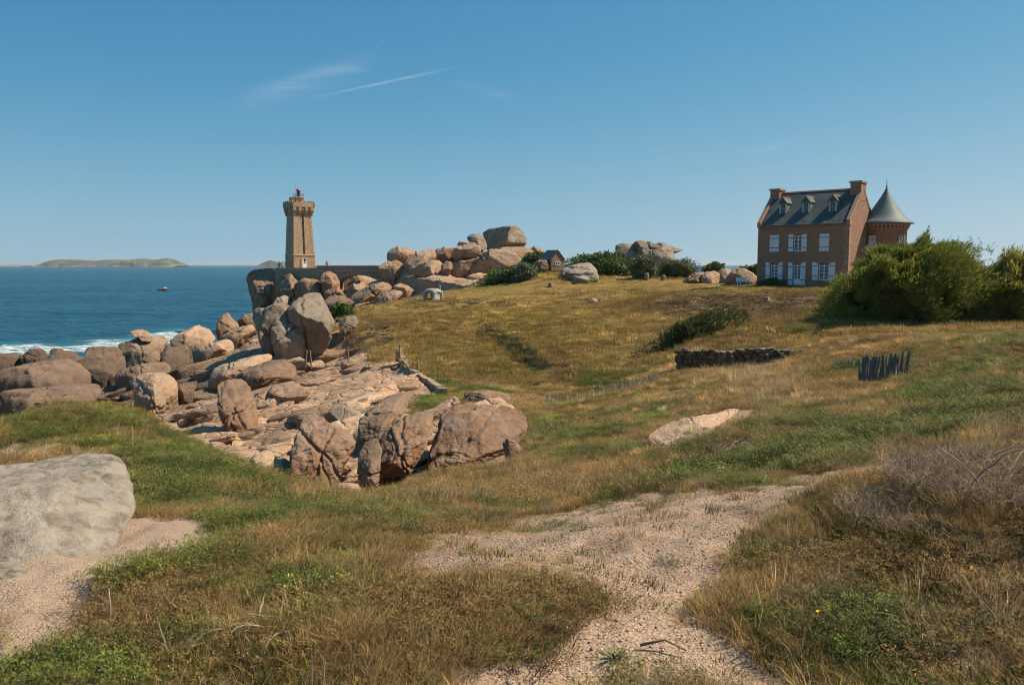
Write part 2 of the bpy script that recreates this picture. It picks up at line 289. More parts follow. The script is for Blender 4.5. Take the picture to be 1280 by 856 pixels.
# ------------------------------------------------------------------ traced boulders: (label, Y, thickness, material, level, on_ground, pixels of the outline)
ROCKS = [
 ('low rounded granite boulder at the left edge above the foam', 92, .8, 'b', 4, 2, [(-10,450),(-8,446),(10,442),(22,441),(26,445),(20,452),(15,459),(0,466),(-10,466)]),
 ('hunched dark brown boulder just below the white foam on the left', 95, .8, 'b', 5, 2, [(16,453),(17,448),(33,441),(37,436),(48,434.5),(55,437),(60,443),(65,451),(48,452),(33,455),(20,458)]),
 ('low dark brown rock with a sloping pale back right of the hunched boulder', 97, .8, 'b', 4, 2, [(63,440),(63,437),(70,435.5),(82,438),(95,441),(102,446),(100,450),(85,450),(70,450),(65,446)]),
 ('long smooth brown slab sloping across the far left shore', 70, .7, 'b', 5, 2, [(-12,470),(-8,466),(18,459),(56,452),(87,449),(101,456),(119,473),(116,480),(90,484),(62,488),(35,490),(-12,494)]),
 ('square cracked brown block beside the shell-shaped boulder', 85, .8, 'b', 5, 2, [(105,443),(108,436),(112,434),(130,433.5),(147,433),(152,438),(158,452),(158,460),(147,467),(138,474),(128,474),(120,466),(112,458),(107,450)]),
 ('long flat layered ledge just behind the left grassy bank', 52, .6, 'b', 5, 1, [(-12,500),(0,490),(60,484),(110,480),(128,482),(134,488),(122,497),(80,504),(40,510),(0,518)]),
 ('low dark ledge filling the gap below the square cracked block', 79, .8, 'b', 5, 2, [(88,468),(96,452),(112,447),(132,449),(152,457),(168,468),(160,484),(124,492),(96,486)]),
 ('dark wedged rock between the shell-shaped and the wedge-shaped boulder', 96, .8, 'b', 4, 2, [(198,446),(208,434),(222,434),(236,444),(240,458),(222,466),(202,462)]),
 ('rounded dark rock behind the long smooth brown slab', 90, .8, 'b', 4, 2, [(44,456),(66,444),(92,443),(110,448),(116,462),(96,472),(60,470)]),
 ('shell-shaped tan boulder at the water with rounded folds', 98, .9, 't', 5, 2, [(147.5,430),(150,428),(160,427),(172,421.5),(190,420.5),(205,419.5),(209.5,424),(210,438),(206,449),(195,452),(182,454),(165,458),(155,455),(149,442)]),
 ('thin mushroom-cap stone perched above the shell-shaped boulder', 100, .8, 't', 4, 0, [(160,417.5),(165,414),(178,412),(186,415),(190,421),(188,427),(176,427),(173,420),(166,419)]),
 ('small flat stone leaning on the right foot of the shell-shaped boulder', 94, .5, 't', 4, 0, [(175.6,451),(182,442),(195,438),(201,445),(198,453),(186,456)]),
 ('tall wedge-shaped tan boulder with a split face at the water', 100, .9, 't', 5, 2, [(212,425),(218,420),(230,414),(246,406),(262,412),(271,423.5),(264,430),(252,437),(242,443),(236,449),(228,453),(218,453),(214,440)]),
 ('big smooth round-backed tan boulder by the left bank of grass', 55, .9, 't', 5, 1, [(159.6,478),(167,472.5),(185,467),(205,465),(215,470),(222,478),(223,492),(222,505),(212,512),(203,517),(190,517),(178,514),(168,508),(166,492)]),
 ('long low ledge under the shell-shaped boulder', 73, .7, 'p', 5, 2, [(143,470),(150,463),(175,456),(195,453),(212,454),(218,462),(207,467),(185,470),(165,476),(150,484),(145,480)]),
 ('small dark-bottomed wedge stone right of the round-backed boulder', 58, .8, 'p', 4, 1, [(222,482),(232,479),(246,483),(242,491),(232,498),(223,497)]),
 ('narrow tilted slab below the wedge-shaped boulder', 88, .7, 't', 4, 1, [(238,441),(250,434),(270,427),(285,424),(292,430),(293,438),(280,444),(262,447),(245,448)]),
 ('long tan slab with straight joints rising to the right in mid shore', 66, .7, 't', 5, 1, [(259,467),(275,458),(300,450),(320,444),(341,443),(345,450),(324,460),(297,471),(270,480),(262,478)]),
 ('broad smooth tan slab in the middle of the rock shelf', 58, .7, 'p', 5, 1, [(273,481),(300,466),(330,453),(357,447),(370,458),(372,470),(345,478),(320,481),(300,484)]),
 ('upright flat-faced tan block standing out of the middle of the shelf', 38, .8, 'p', 5, 1, [(271,485),(275,479),(285,476),(300,475.5),(309,480),(316,490),(319,500),(322,515),(324,535),(314,545),(300,546),(290,542),(282,530),(275,522),(272,505)]),
 ('pointed spire of rock against the sea left of the grey boulder', 108, .7, 'p', 4, 1, [(270,411),(273,402),(278,395),(285,390),(290,398),(298,405),(299,415),(288,422),(273,424)]),
 ('pair of stacked tilted plates below the pointed spire', 98, .6, 't', 4, 1, [(271,424),(285,416),(300,409),(316,405),(320,413),(309,422),(292,428),(277,429)]),
 ('dark brown rock at the water tucked behind the grey boulder', 112, .8, 'b', 4, 1, [(296,404),(299,399),(306,394),(314,391),(321,396),(322,409),(305,411)]),
 ('great brown cliff boulder directly below the lighthouse', 146, 1.0, 'p', 5, 1, [(343,347),(344,339),(350,336.5),(368,335.5),(380,339),(395,345),(399,348),(397,355),(388,364),(378,372),(365,380),(352,384),(344,370)]),
 ('overhanging left cliff boulder at the lighthouse with a dark hollow', 150, 1.0, 'p', 5, 1, [(307.5,350),(309,343),(316,337.5),(330,335.5),(343,335),(346,345),(346,365),(345,382),(332,392),(316,394),(315,375),(311,366),(310,358)]),
 ('shaded block between the lighthouse cliff and the big grey boulder', 141, .9, 'p', 4, 2, [(368,356),(380,348),(396,349),(408,358),(410,372),(400,384),(380,386),(370,374)]),
 ('rounded boulder between the lighthouse cliff and the arched bridge', 140, .9, 'p', 5, 1, [(400,348),(404,341),(412,339),(420,343),(425,352),(425,360),(415,364),(405,363),(401,354)]),
 ('left lobe of the big grey split boulder', 74, .9, 'g', 5, 1, [(315,398),(316,389),(321,385),(331,385),(343,379),(354,378),(364,383),(372,395),(374,408),(372,424),(362,434),(342,436),(330,430),(323,420),(320,408)]),
 ('low front lobe at the foot of the big grey split boulder', 72.5, .8, 'g', 5, 1, [(338,412),(343,400),(358,394),(370,400),(378,412),(382,428),(380,442),(360,447),(344,443),(339,428)]),
 ('large right lobe of the big grey split boulder', 73.5, .9, 'g', 5, 1, [(360,398),(358,386),(368,376),(381,368),(392,365.5),(401,367),(408,380),(414,393),(419,402),(416,410),(413,422),(402,436),(385,444),(372,442),(362,418)]),
 ('thin tilted plate on top behind the big grey split boulder', 77, .6, 'g', 4, 0, [(337,386),(346,373),(355,369),(361,371),(359,380),(354,386),(342,392)]),
 ('lone grey boulder in the grass right of the big grey one', 78, .9, 'g', 5, 1, [(423.5,406),(425,400),(434,395),(445,395),(448,402),(445,412),(436,418),(427,414)]),
 ('long ribbed boulder lying diagonally below the arched bridge', 128, .8, 'f', 5, 1, [(434,376),(445,365),(465,355),(480,352),(490,356),(490,363),(477,369),(462,376),(445,379)]),
 ('flat slanting slab in front of the long ribbed boulder', 122, .8, 'f', 4, 1, [(463,375),(480,366),(493,362),(502,364),(503,370),(487,376),(470,378)]),
 ('orange-pink block at the right foot of the arched bridge', 138, .9, 'p', 4, 1, [(478,348),(484,343),(494,342),(497,350),(495,358),(487,359),(480,354)]),
 ('pale pink flat-topped rock at the top of the grassy bank', 120, .8, 'p', 4, 1, [(404,378),(412,371),(425,369),(437,373),(443,378),(432,385),(415,386),(407,384)]),
 ('small grey rock at the edge of the bright green shrub', 114, .8, 'h', 4, 1, [(423,382),(430,376),(437,380),(437,386),(426,388)]),
 ('small slab wedged under the left of the long ribbed boulder', 132, .8, 'f', 4, 1, [(432,366),(442,356),(455,353),(458,360),(450,368),(438,371)]),
 ('cleft brown rock at the lower end of the shaded causeway wall', 126, .8, 'f', 4, 1, [(490,359),(500,354),(510,357),(519,364),(514,371),(500,369)]),
 ('smooth boulder half hidden beneath the bridge arch', 148, .9, 'f', 4, 2, [(420,364),(424,352),(436,344),(452,341),(470,343),(484,352),(480,366),(450,370)]),
 ('low rock ledge left of the arch below the rounded boulder', 135, .8, 'f', 4, 1, [(405,364),(418,360),(428,362),(430,370),(415,374),(407,370)]),
 ('round boulder at the left end of the large rock pile', 142, .9, 'f', 4, 1, [(483.5,322),(485,315),(492,310.5),(505,309),(517,312),(522,317),(520,326),(500,332),(486,330)]),
 ('low flat boulder at the left foot of the large rock pile', 138, .9, 'f', 4, 1, [(471,334),(480,329),(496,325),(504,330),(504,337),(492,341),(478,340)]),
 ('diagonal loaf-shaped boulder in the left of the large rock pile', 137, .9, 'f', 4, 1, [(502,331),(515,320),(530,312),(543,311),(546,322),(538,332),(522,339),(508,339)]),
 ('oval boulder at the front of the large rock pile', 131, .9, 'f', 4, 1, [(513,339),(525,330),(540,325),(550,326),(554,333),(547,341),(530,345),(516,344)]),
 ('square-backed boulder in the middle of the large rock pile', 142, .9, 'f', 4, 1, [(544,322),(545,312),(556,310.5),(572,309.5),(577,316),(574,328),(558,333),(546,331)]),
 ('shaded rounded boulder under the capstone of the large rock pile', 137, .9, 'f', 4, 0, [(563,320),(568,311),(580,303),(592,303),(602,309),(600,320),(588,327),(572,327)]),
 ('tiny cap stone on the shaded boulder of the large rock pile', 138, .7, 'f', 4, 0, [(571,306),(574,302),(583,302.5),(584,306),(577,309)]),
 ('tilted pale block leaning left of the great grey top boulder', 140, .8, 'h', 4, 0, [(583,297),(588,293),(600,292),(607,300),(609,310),(602,315),(590,312),(587,303)]),
 ('great grey boulder crowning the large rock pile', 146, .8, 'h', 5, 0, [(602.5,291),(610,286),(625,284),(640,282),(647,282),(654,290),(659,297),(658,307),(645,312),(625,314),(608,313),(605,299)]),
 ('large sloping boulder at the right front of the rock pile', 134, .9, 'f', 5, 1, [(580,346),(585,335),(595,325),(602,316),(612,311),(630,312),(645,316),(656,326),(652,338),(626,346),(602,352),(588,352)]),
 ('flat slab under the great grey top boulder', 139, .8, 'f', 4, 0, [(608,320),(615,311),(635,309),(655,308),(667,313),(668,322),(650,328),(630,326),(613,325)]),
 ('low rock at the right end of the large rock pile', 146, .8, 'f', 4, 2, [(658,315),(668,308),(680,313),(686,320),(680,330),(662,330)]),
 ('small round stone at the front of the rock pile beside the oval boulder', 130, .9, 'f', 4, 1, [(551,332),(558,326),(565,328),(566,335),(559,341),(552,340)]),
 ('flat dark-shaded block in the hollow under the rock pile', 136, .8, 'f', 4, 1, [(556,336),(570,327),(590,324),(604,318),(604,332),(592,344),(570,347),(556,344)]),
 ('pale stone by the left wall of the small slate-roofed hut', 112, .8, 'f', 4, 1, [(667,329),(675,325),(683,325),(686,333),(684,341),(672,341),(667,336)]),
 ('long low pale boulder in the grass below the dark hedge', 107, .8, 'h', 5, 1, [(699.5,346),(701,337),(712,332),(725,329),(737,328),(745,335),(749,346),(747,352),(725,355),(705,355)]),
 ('small pale stone in front of the boulder below the dark hedge', 105, .8, 'h', 4, 1, [(714,354),(718,347),(730,345),(736,347),(737,354),(722,357)]),
 ('rounded left boulder of the outcrop above the hedge', 140, .9, 'h', 4, 2, [(769,318),(770,308),(778,304.5),(790,304),(797,312),(798,326),(786,332),(772,330)]),
 ('largest smooth boulder of the outcrop above the hedge', 138, .9, 'h', 5, 2, [(790,307),(793,302),(800,300),(812,301.5),(822,307),(835,308),(842,313),(844,324),(834,334),(810,336),(794,328)]),
 ('beak-shaped rock pointing right on the outcrop above the hedge', 140, .7, 'h', 4, 0, [(816,308),(823,302.5),(835,305),(845,309),(856,312),(848,315),(840,317),(826,313)]),
 ('leftmost low boulder of the row beside the granite house', 100, .8, 'f', 4, 1, [(853,352),(862,345),(872,340),(880,340),(886,347),(884,356),(865,357)]),
 ('second low boulder of the row beside the granite house', 99, .8, 'f', 4, 1, [(871,354),(875,344),(884,340),(893,338.5),(901,343),(900,354),(888,357)]),
 ('notched third boulder of the row beside the granite house', 100, .8, 'f', 4, 1, [(891,353),(896,341),(903,336),(912,335.5),(919,341),(916,352),(902,356)]),
 ('largest shaded boulder against the left side of the granite house', 95, .8, 'f', 5, 1, [(904,356),(908,346),(915,338),(922,334.5),(932,336),(943,342),(948,348),(950,360),(925,361)]),
 ('big pear-shaped orange-brown boulder standing in the gully', 24, .95, 'p', 6, 1, [(361,577),(363,563),(370,545),(376,530),(383,523),(391,522),(405,527),(425,537),(440,546),(446,552),(443,560),(432,575),(418,592),(408,605),(397,612),(385,611),(372,602),(364,590)]),
 ('dark-bellied sloping boulder at the top of the gully', 27.5, .9, 'b', 6, 1, [(445,543),(447,535),(448,525),(458,515),(475,503),(495,495),(512,490),(521,494),(514,505),(505,517),(496,532),(488,548),(474,560),(458,562),(448,554)]),
 ('tall whale-backed boulder in the front of the gully', 22.6, 1.0, 'p', 6, 1, [(462,590),(464,570),(468,555),(478,546),(490,533),(505,523),(520,518),(535,516),(546,517),(540,532),(534,547),(526,567),(514,584),(498,604),(487,616),(472,618),(464,608)]),
 ('round shoulder boulder on the left of the whale-backed one', 22, .9, 'b', 5, 1, [(446,592),(448,570),(456,556),(470,550),(478,560),(476,580),(472,610),(460,618),(450,612)]),
 ('broad flat-topped rough boulder at the right of the gully', 22.8, .9, 'p', 6, 1, [(532,572),(536,555),(545,540),(550,522),(552,515),(570,509),(600,506),(630,507),(652,515),(660,525),(658,542),(646,556),(637,567),(615,576),(590,584),(560,588),(540,586)]),
 ('pale slab lying above the gully between darker rocks', 36, .7, 't', 5, 1, [(408,514),(422,505),(440,498),(460,490),(477,493),(481,501),(468,510),(452,519),(440,527),(425,532),(412,524)]),
 ('rough pitted rock under the pale slab above the gully', 33, .8, 'g', 5, 1, [(402,520),(415,510),(428,507),(445,512),(454,518),(448,530),(432,537),(413,534)]),
 ('long pale ledge at the bottom of the gully behind the grass', 20.3, .7, 't', 5, 1, [(346,608),(362,602),(380,605),(400,609),(430,604),(452,605),(457,616),(442,624),(400,626),(358,621)]),
 ('small square stone at the right end of the flat-topped boulder', 20.6, .8, 'p', 4, 1, [(628,556),(634,548),(645,552),(652,560),(647,568),(632,567)]),
 ('half-buried brown rock in the grass behind the flat-topped boulder', 35, .7, 'p', 5, 1, [(576,503),(580,492),(590,489),(612,488),(630,491),(642,498),(630,505),(600,507),(583,508)]),
 ('pale flat stone at the lower left of the pear-shaped boulder', 27, .7, 't', 4, 1, [(308,579),(320,566),(335,564),(343,570),(342,584),(325,592),(310,590)]),
 ('short pale block between the grassy bank and the pear-shaped boulder', 24.6, .8, 't', 4, 1, [(338,594),(345,577),(355,573),(364,580),(366,600),(352,612),(340,608)]),
 ('big lichen-whitened boulder at the left edge of the foreground', 5.15, .9, 'l', 6, 1, [(-90,596),(-40,592),(0,591),(40,586),(80,580),(120,574),(148,573),(160,584),(166,600),(168,624),(167,644),(155,660),(132,672),(100,688),(60,708),(20,728),(-40,738),(-90,730)]),
 ('small lichened boulder at the left edge below the big one', 4.5, .8, 'l', 5, 1, [(-50,722),(-10,709),(22,707),(40,718),(39,736),(14,752),(-30,760),(-50,750)]),
 ('low gravelly rock hump in the grass right of the path bend', 15, .35, 't', 5, 1, [(808,549),(815,540),(840,528),(870,520),(900,515),(925,513),(940,517),(904,530),(866,545),(833,556),(815,559)]),
 ('small pale stone lying in the open meadow', 88, .8, 'h', 4, 1, [(735,377),(738,373.5),(745,373),(748,376),(744,379),(737,379.5)]),
 ('flat pale stone slab in the grassy ramp of the meadow', 70, .6, 'h', 4, 1, [(558,408),(566,405),(578,407),(582,410),(570,412),(560,411)]),
]

# ------------------------------------------------------------------ land: a surface through points read off the photograph
CTRL = []      # world points
def c_py(px, py, Y): CTRL.append(P(px, py, Y))
def c_z(px, Y, z):
    CTRL.append(np.array([(px - CX) / F * Y * (cp_ + 0.0), Y, z]))
for q in ((60,856,3.2),(400,856,3.2),(800,856,3.25),(1240,856,3.05),(0,740,4.3),(130,760,4.1),(200,690,5.1),(300,660,6.2),(420,700,5.0),(500,760,4.0),(640,700,4.9),(800,680,5.2),
          (700,800,3.65),(900,620,6.8),(1000,590,8),(1060,700,4.7),(1250,600,5.2),(1180,650,4.7),(1250,740,3.9),(1250,480,16),(1275,425,25),(1100,472,26),(1000,520,15),(870,532,15),(1100,540,11),
          (1180,520,11.5),(400,640,7.4),(330,606,10.5),(250,566,14),(180,524,19),(100,512,22),(20,512,22),(60,560,13),(0,575,10.5),(150,560,13.5),(200,620,8.5),(470,640,7.8),(560,620,9.5),(640,640,9),(640,592,16),(400,626,9),(440,630,9),(370,620,10),(480,624,10.5),
          (700,620,9.5),(760,590,12),(800,560,15.5),(660,560,21),(690,530,27),(640,505,34),(730,520,28),(800,500,30),(760,484,41),(690,499,40),(830,470,38),(900,490,29),(960,480,28),
          (900,458,42),(860,458,42),(980,450,40),(900,430,45),(960,425,44),(1040,440,34),(1150,408,44),(1020,405,46),(1260,400,44),(900,400,58),(900,380,70),(900,360,82),(980,359,81),(1020,380,60),(1100,362,78),
          (1240,380,56),(1240,345,90),(1080,350,92),
          (700,440,60),(640,460,50),(580,470,47),(560,440,58),(600,420,66),(700,400,80),(780,420,62),(830,440,50),(780,380,86),(700,370,100),(620,355,114),(760,352,108),(820,350,107),(880,353,101),(540,374,100),(480,400,85),(460,388,95),
          (500,430,66),(450,420,74),(520,455,56),(530,490,40),(520,470,48),(555,500,34),(430,450,66),(430,480,50),(430,510,40),(350,545,33),(300,560,31),(250,535,36),(250,500,52),(200,520,44),(340,460,64),(250,460,76),(120,500,54),(40,505,50),(180,470,72),(60,470,76),
          (550,349,128),(600,348,126),(500,340,136),(650,345,124),(560,352,119),(520,350,128)):
    c_py(*q)
for q in ((110,68,2.6),(110,80,2.0),(110,92,1.3),(150,70,2.8),(150,85,2.0),(150,97,1.2),(60,85,1.7),(60,98,.9),(200,88,2.0),(200,100,1.2),(0,88,1.4),(0,98,.7),(250,98,1.6),(280,108,1.0),(-400,3.5,11.2),(-400,20,9.2),(-350,60,2.5),(-300,100,-.5),(1700,3.5,11.6),(1750,20,11.6),(1600,45,10.6),(1600,90,11),(1500,150,10.5),(1100,150,10.6),(1300,240,10),(1600,240,11),
          (-200,130,-3),(0,120,-1.6),(100,122,-1.6),(200,124,-1.6),(250,126,-1.5),(290,135,-1.5),(300,160,-3),(320,180,-3),(0,170,-6),(200,180,-6),(375,160,7),(400,150,7.5),(345,152,6),(430,146,7.5),(470,142,9),
          (380,186,-1),(460,190,0),(560,175,5),(640,170,7),(760,150,9),(860,140,8),(940,130,9.6),(920,160,4),(780,190,2),(600,215,-3),(900,220,-3),(1050,260,2),(400,260,-8),(0,300,-9),(800,300,-8),(1300,400,8),(1600,420,9),
          (1000,420,-8),(500,420,-9),(-300,420,-9),(640,1.0,11.3),(200,1.2,11.25),(1100,1.2,11.3),(640,2,11.27)):
    c_z(*q)
for (lab, Y, th, m, lv, g, pts) in ROCKS:
    if g != 1 or Y < 10: continue
    a = np.array(pts, float); b = a[:, 1].max(); t = a[:, 1].min()
    cxp = a[a[:, 1] > b - .3 * (b - t), 0].mean()
    CTRL.append(P(cxp, b - .12 * (b - t), Y))
C = np.array(CTRL)
def _uv(x, y): return np.stack([np.arctan2(x, y) * 1.6, .5 * np.log(x * x + y * y)], 1)
CU = _uv(C[:, 0], C[:, 1])
def _phi(d2): return .5 * d2 * np.log(d2 + 1e-12)
_n = len(C); _K = _phi(((CU[:, None] - CU[None]) ** 2).sum(2)); _Pm = np.concatenate([np.ones((_n, 1)), CU], 1)
_A = np.zeros((_n + 3, _n + 3)); _A[:_n, :_n] = _K + np.eye(_n) * 2e-3; _A[:_n, _n:] = _Pm; _A[_n:, :_n] = _Pm.T
_w = np.linalg.solve(_A, np.concatenate([C[:, 2], np.zeros(3)]))
def H0(x, y):
    x = np.atleast_1d(np.asarray(x, float)); y = np.atleast_1d(np.asarray(y, float)); U = _uv(x, y); r = np.empty(len(x))
    for i in range(0, len(x), 20000):
        u = U[i:i + 20000]
        d = (u[:, None, 0] - CU[None, :, 0]) ** 2 + (u[:, None, 1] - CU[None, :, 1]) ** 2
        r[i:i + 20000] = _phi(d) @ _w[:_n] + _w[_n] + u @ _w[_n + 1:]
    return r

# masks, as areas of ground outlined in the photograph
POLY_ROCK = [(-80,521),(0,519),(60,505),(110,499),(150,500),(180,516),(215,536),(250,547),(290,567),(335,600),(360,620),(440,625),(480,616),(500,604),(540,588),(600,580),(640,566),(655,545),(658,520),(640,505),
             (585,504),(575,512),(545,518),(505,517),(520,495),(552,488),(540,478),(515,462),(500,436),(484,445),(470,446),(455,428),(440,418),(420,412),(420,388),(440,384),(470,377),(505,372),(512,366),(585,359),(600,352),(660,338),(660,300),(250,300),(250,405),(-80,430)]
POLY_PATH = [[(545,870),(590,828),(640,815),(690,804),(738,782),(756,752),(748,734),(700,726),(640,731),(600,744),(560,740),(522,720),(500,706),(462,692),(520,665),(570,655),(640,650),(700,640),(740,628),(800,612),(870,605),(930,600),(990,590),(1040,585),(1090,576),(1125,570),(1142,584),(1110,600),(1050,612),(1000,630),(950,660),(925,690),(905,720),(890,750),(868,778),(900,800),(960,832),(1000,870)],
             [(1150,842),(1200,822),(1290,812),(1290,838),(1200,848)]]
POLY_SLAB = [(-60,848),(0,824),(40,811),(90,784),(114,754),(162,722),(212,699),(268,669),(240,653),(170,646),(120,632),(0,640),(-60,640)]
POLY_DIRT = [(-60,548),(0,545),(60,542),(110,552),(140,562),(150,572),(60,590),(-60,600)]
POLY_PALE = [(505,347),(540,343),(640,330),(640,345),(590,357),(530,349)]
POLY_SCREE = [(468,684),(505,678),(560,690),(560,730),(640,716),(640,740),(560,748),(500,720)]
def jit(px, py, x, y, r, amp=.5):
    # irregular edges: shift the lookup by ground-fixed noise
    f = F / np.maximum(r, 1) * amp
    sc = 1.6 * np.minimum(1, 6 / np.maximum(r, 1)) + .12
    return px + f * fbm(np.stack([x * sc, y * sc, x * 0 + 1.3], 1), 4, 3), py + f * .38 * fbm(np.stack([x * sc, y * sc, x * 0 + 7.1], 1), 4, 9)
def masks(x, y, z):
    r = np.hypot(x, y); px, py = proj(x, y, z); jx, jy = jit(px, py, x, y, r, np.where(r < 20, .16, .45))
    rock = inpoly(jx, jy, POLY_ROCK) & (r > 15)
    rock |= (z < 1.6) & (r > 40)
    path = inpoly(jx, jy, POLY_PATH[0]) | inpoly(jx, jy, POLY_PATH[1])
    path &= (r < 14)
    path |= inpoly(jx, jy, [(806,556),(815,542),(840,529),(870,520),(900,515),(930,513),(945,517),(906,530),(866,546),(830,560)]) & (r < 30)
    slab = inpoly(jx, jy, POLY_SLAB) & (r < 9)
    dirt = inpoly(jx, jy, POLY_DIRT) & (r < 20)
    pale = inpoly(jx, jy, POLY_PALE) & (r > 100)
    return px, py, rock, path, slab, dirt, pale
def terr(v, k):
    q = v * k; f = np.floor(q); t = q - f; return (f + smooth(.62, .95, t)) / k
# steps in the ground: (line from left to right in the photo, depth of the low side, which side is low, how fast it evens out)
STEPS = [((P(598, 393, 82), P(625, 408, 74), P(655, 425, 66), P(682, 446, 58), P(704, 470, 50)), 1.5, 1, 9.0),          # scarp right of the grassy ramp
         ((P(490, 345, 141), P(515, 349, 133), P(545, 354, 124), P(586, 359, 111.5)), 2.0, 1, 9.0)]                      # causeway wall
def ditch(x, y):
    tot = np.zeros(len(x))
    for ln, dep, sg, dec in STEPS:
        best = np.full(len(x), 1e9); side = np.zeros(len(x)); al = np.zeros(len(x))
        for i in range(len(ln) - 1):
            a, b = ln[i][:2], ln[i + 1][:2]; d = b - a; L2 = d @ d; t = np.clip(((x - a[0]) * d[0] + (y - a[1]) * d[1]) / L2, 0, 1); ex, ey = x - a[0] - t * d[0], y - a[1] - t * d[1]
            D = np.hypot(ex, ey); m = D < best; best = np.where(m, D, best); side = np.where(m, np.sign(d[0] * ey - d[1] * ex), side); al = np.where(m, (i + t) / (len(ln) - 1), al)
        sd = -best * side * sg + (.5 if dec == 9.0 and dep < 1.9 else .0) * fbm2(x, y, .35, 3, 71)
        tot = tot + dep * smooth(-.3, 1.1 if dep < 1.9 else .5, sd) * np.exp(-np.maximum(sd, 0) / dec) * smooth(0, .15, al) * smooth(1.0, .9, al)
    return tot
def H(x, y, z0=None, rockw=None):
    x = np.atleast_1d(np.asarray(x, float)); y = np.atleast_1d(np.asarray(y, float))
    z = H0(x, y) if z0 is None else z0.copy(); r = np.hypot(x, y)
    if rockw is None:
        rockw = masks(x, y, z)[2].astype(float)
    z = z - ditch(x, y)
    hum = (.075 * fbm2(x, y, 1.1, 4, 1) + .02 * fbm2(x, y, 4.0, 2, 8)) * smooth(1, 5, r) + .22 * fbm2(x, y, .22, 3, 2) * smooth(12, 40, r) * (1 - .6 * smooth(60, 140, r))
    st = terr(fbm2(x + .3 * y, y * 1.5 - .5 * x, .09, 5, 5) * 1.3 + .06 * x, 2.2) * .9 + .28 * fbm2(x, y, .8, 4, 6) * smooth(15, 40, r)
    st2 = st * .8 * smooth(14, 30, r)
    return z + hum * (1 - rockw) + (st2 - .12) * rockw

NT_, NR_ = 440, 760
th = np.radians(np.linspace(-62, 62, NT_)); lr = np.linspace(math.log(.9), math.log(460), NR_)
TT, RR = np.meshgrid(th, np.exp(lr)); gx = (RR * np.sin(TT)).ravel(); gy = (RR * np.cos(TT)).ravel()
gz0 = H0(gx, gy)
mpx, mpy, m_rock, m_path, m_slab, m_dirt, m_pale = masks(gx, gy, gz0)
def blur(m, n):
    a = m.reshape(NR_, NT_).astype(float)
    for _ in range(n):
        a[1:-1] = (a[:-2] + 2 * a[1:-1] + a[2:]) / 4; a[:, 1:-1] = (a[:, :-2] + 2 * a[:, 1:-1] + a[:, 2:]) / 4
    return a.ravel()
rockw = blur(m_rock, 3)
gz = H(gx, gy, gz0, rockw)
gz -= .13 * smooth(6, 13, np.hypot(gx, gy)) * (1 - rockw) * (1 - smooth(60, 120, np.hypot(gx, gy)))   # room for the plants' own height
gz -= .035 * blur(m_path, 4) + .03 * blur(m_slab, 3)
quad = (np.arange(NR_ - 1)[:, None] * NT_ + np.arange(NT_ - 1)[None]).ravel()
quad = np.stack([quad, quad + 1, quad + NT_ + 1, quad + NT_], 1)
def Hs(x, y):                                  # ground height by lookup on the finished grid
    x = np.atleast_1d(np.asarray(x, float)); y = np.atleast_1d(np.asarray(y, float))
    a = (np.arctan2(x, y) - th[0]) / (th[1] - th[0]); b = (np.log(np.hypot(x, y)) - lr[0]) / (lr[1] - lr[0])
    a = np.clip(a, 0, NT_ - 1.001); b = np.clip(b, 0, NR_ - 1.001); i = b.astype(int); j = a.astype(int); u = a - j; v = b - i
    g = gz.reshape(NR_, NT_)
    return (g[i, j] * (1 - u) + g[i, j + 1] * u) * (1 - v) + (g[i + 1, j] * (1 - u) + g[i + 1, j + 1] * u) * v
def on_ground(px, py, y0=3, y1=240):            # first place where a pixel's ray meets the land
    Ys = np.exp(np.linspace(math.log(y0), math.log(y1), 900)); d = ray(px, py)
    X = d[0] / d[1] * Ys; Z = EYE + d[2] / d[1] * Ys; g = Hs(X, Ys); k = np.nonzero(Z < g)[0]
    k = k[0] if len(k) else -1
    return np.array([X[k], Ys[k], g[k]])

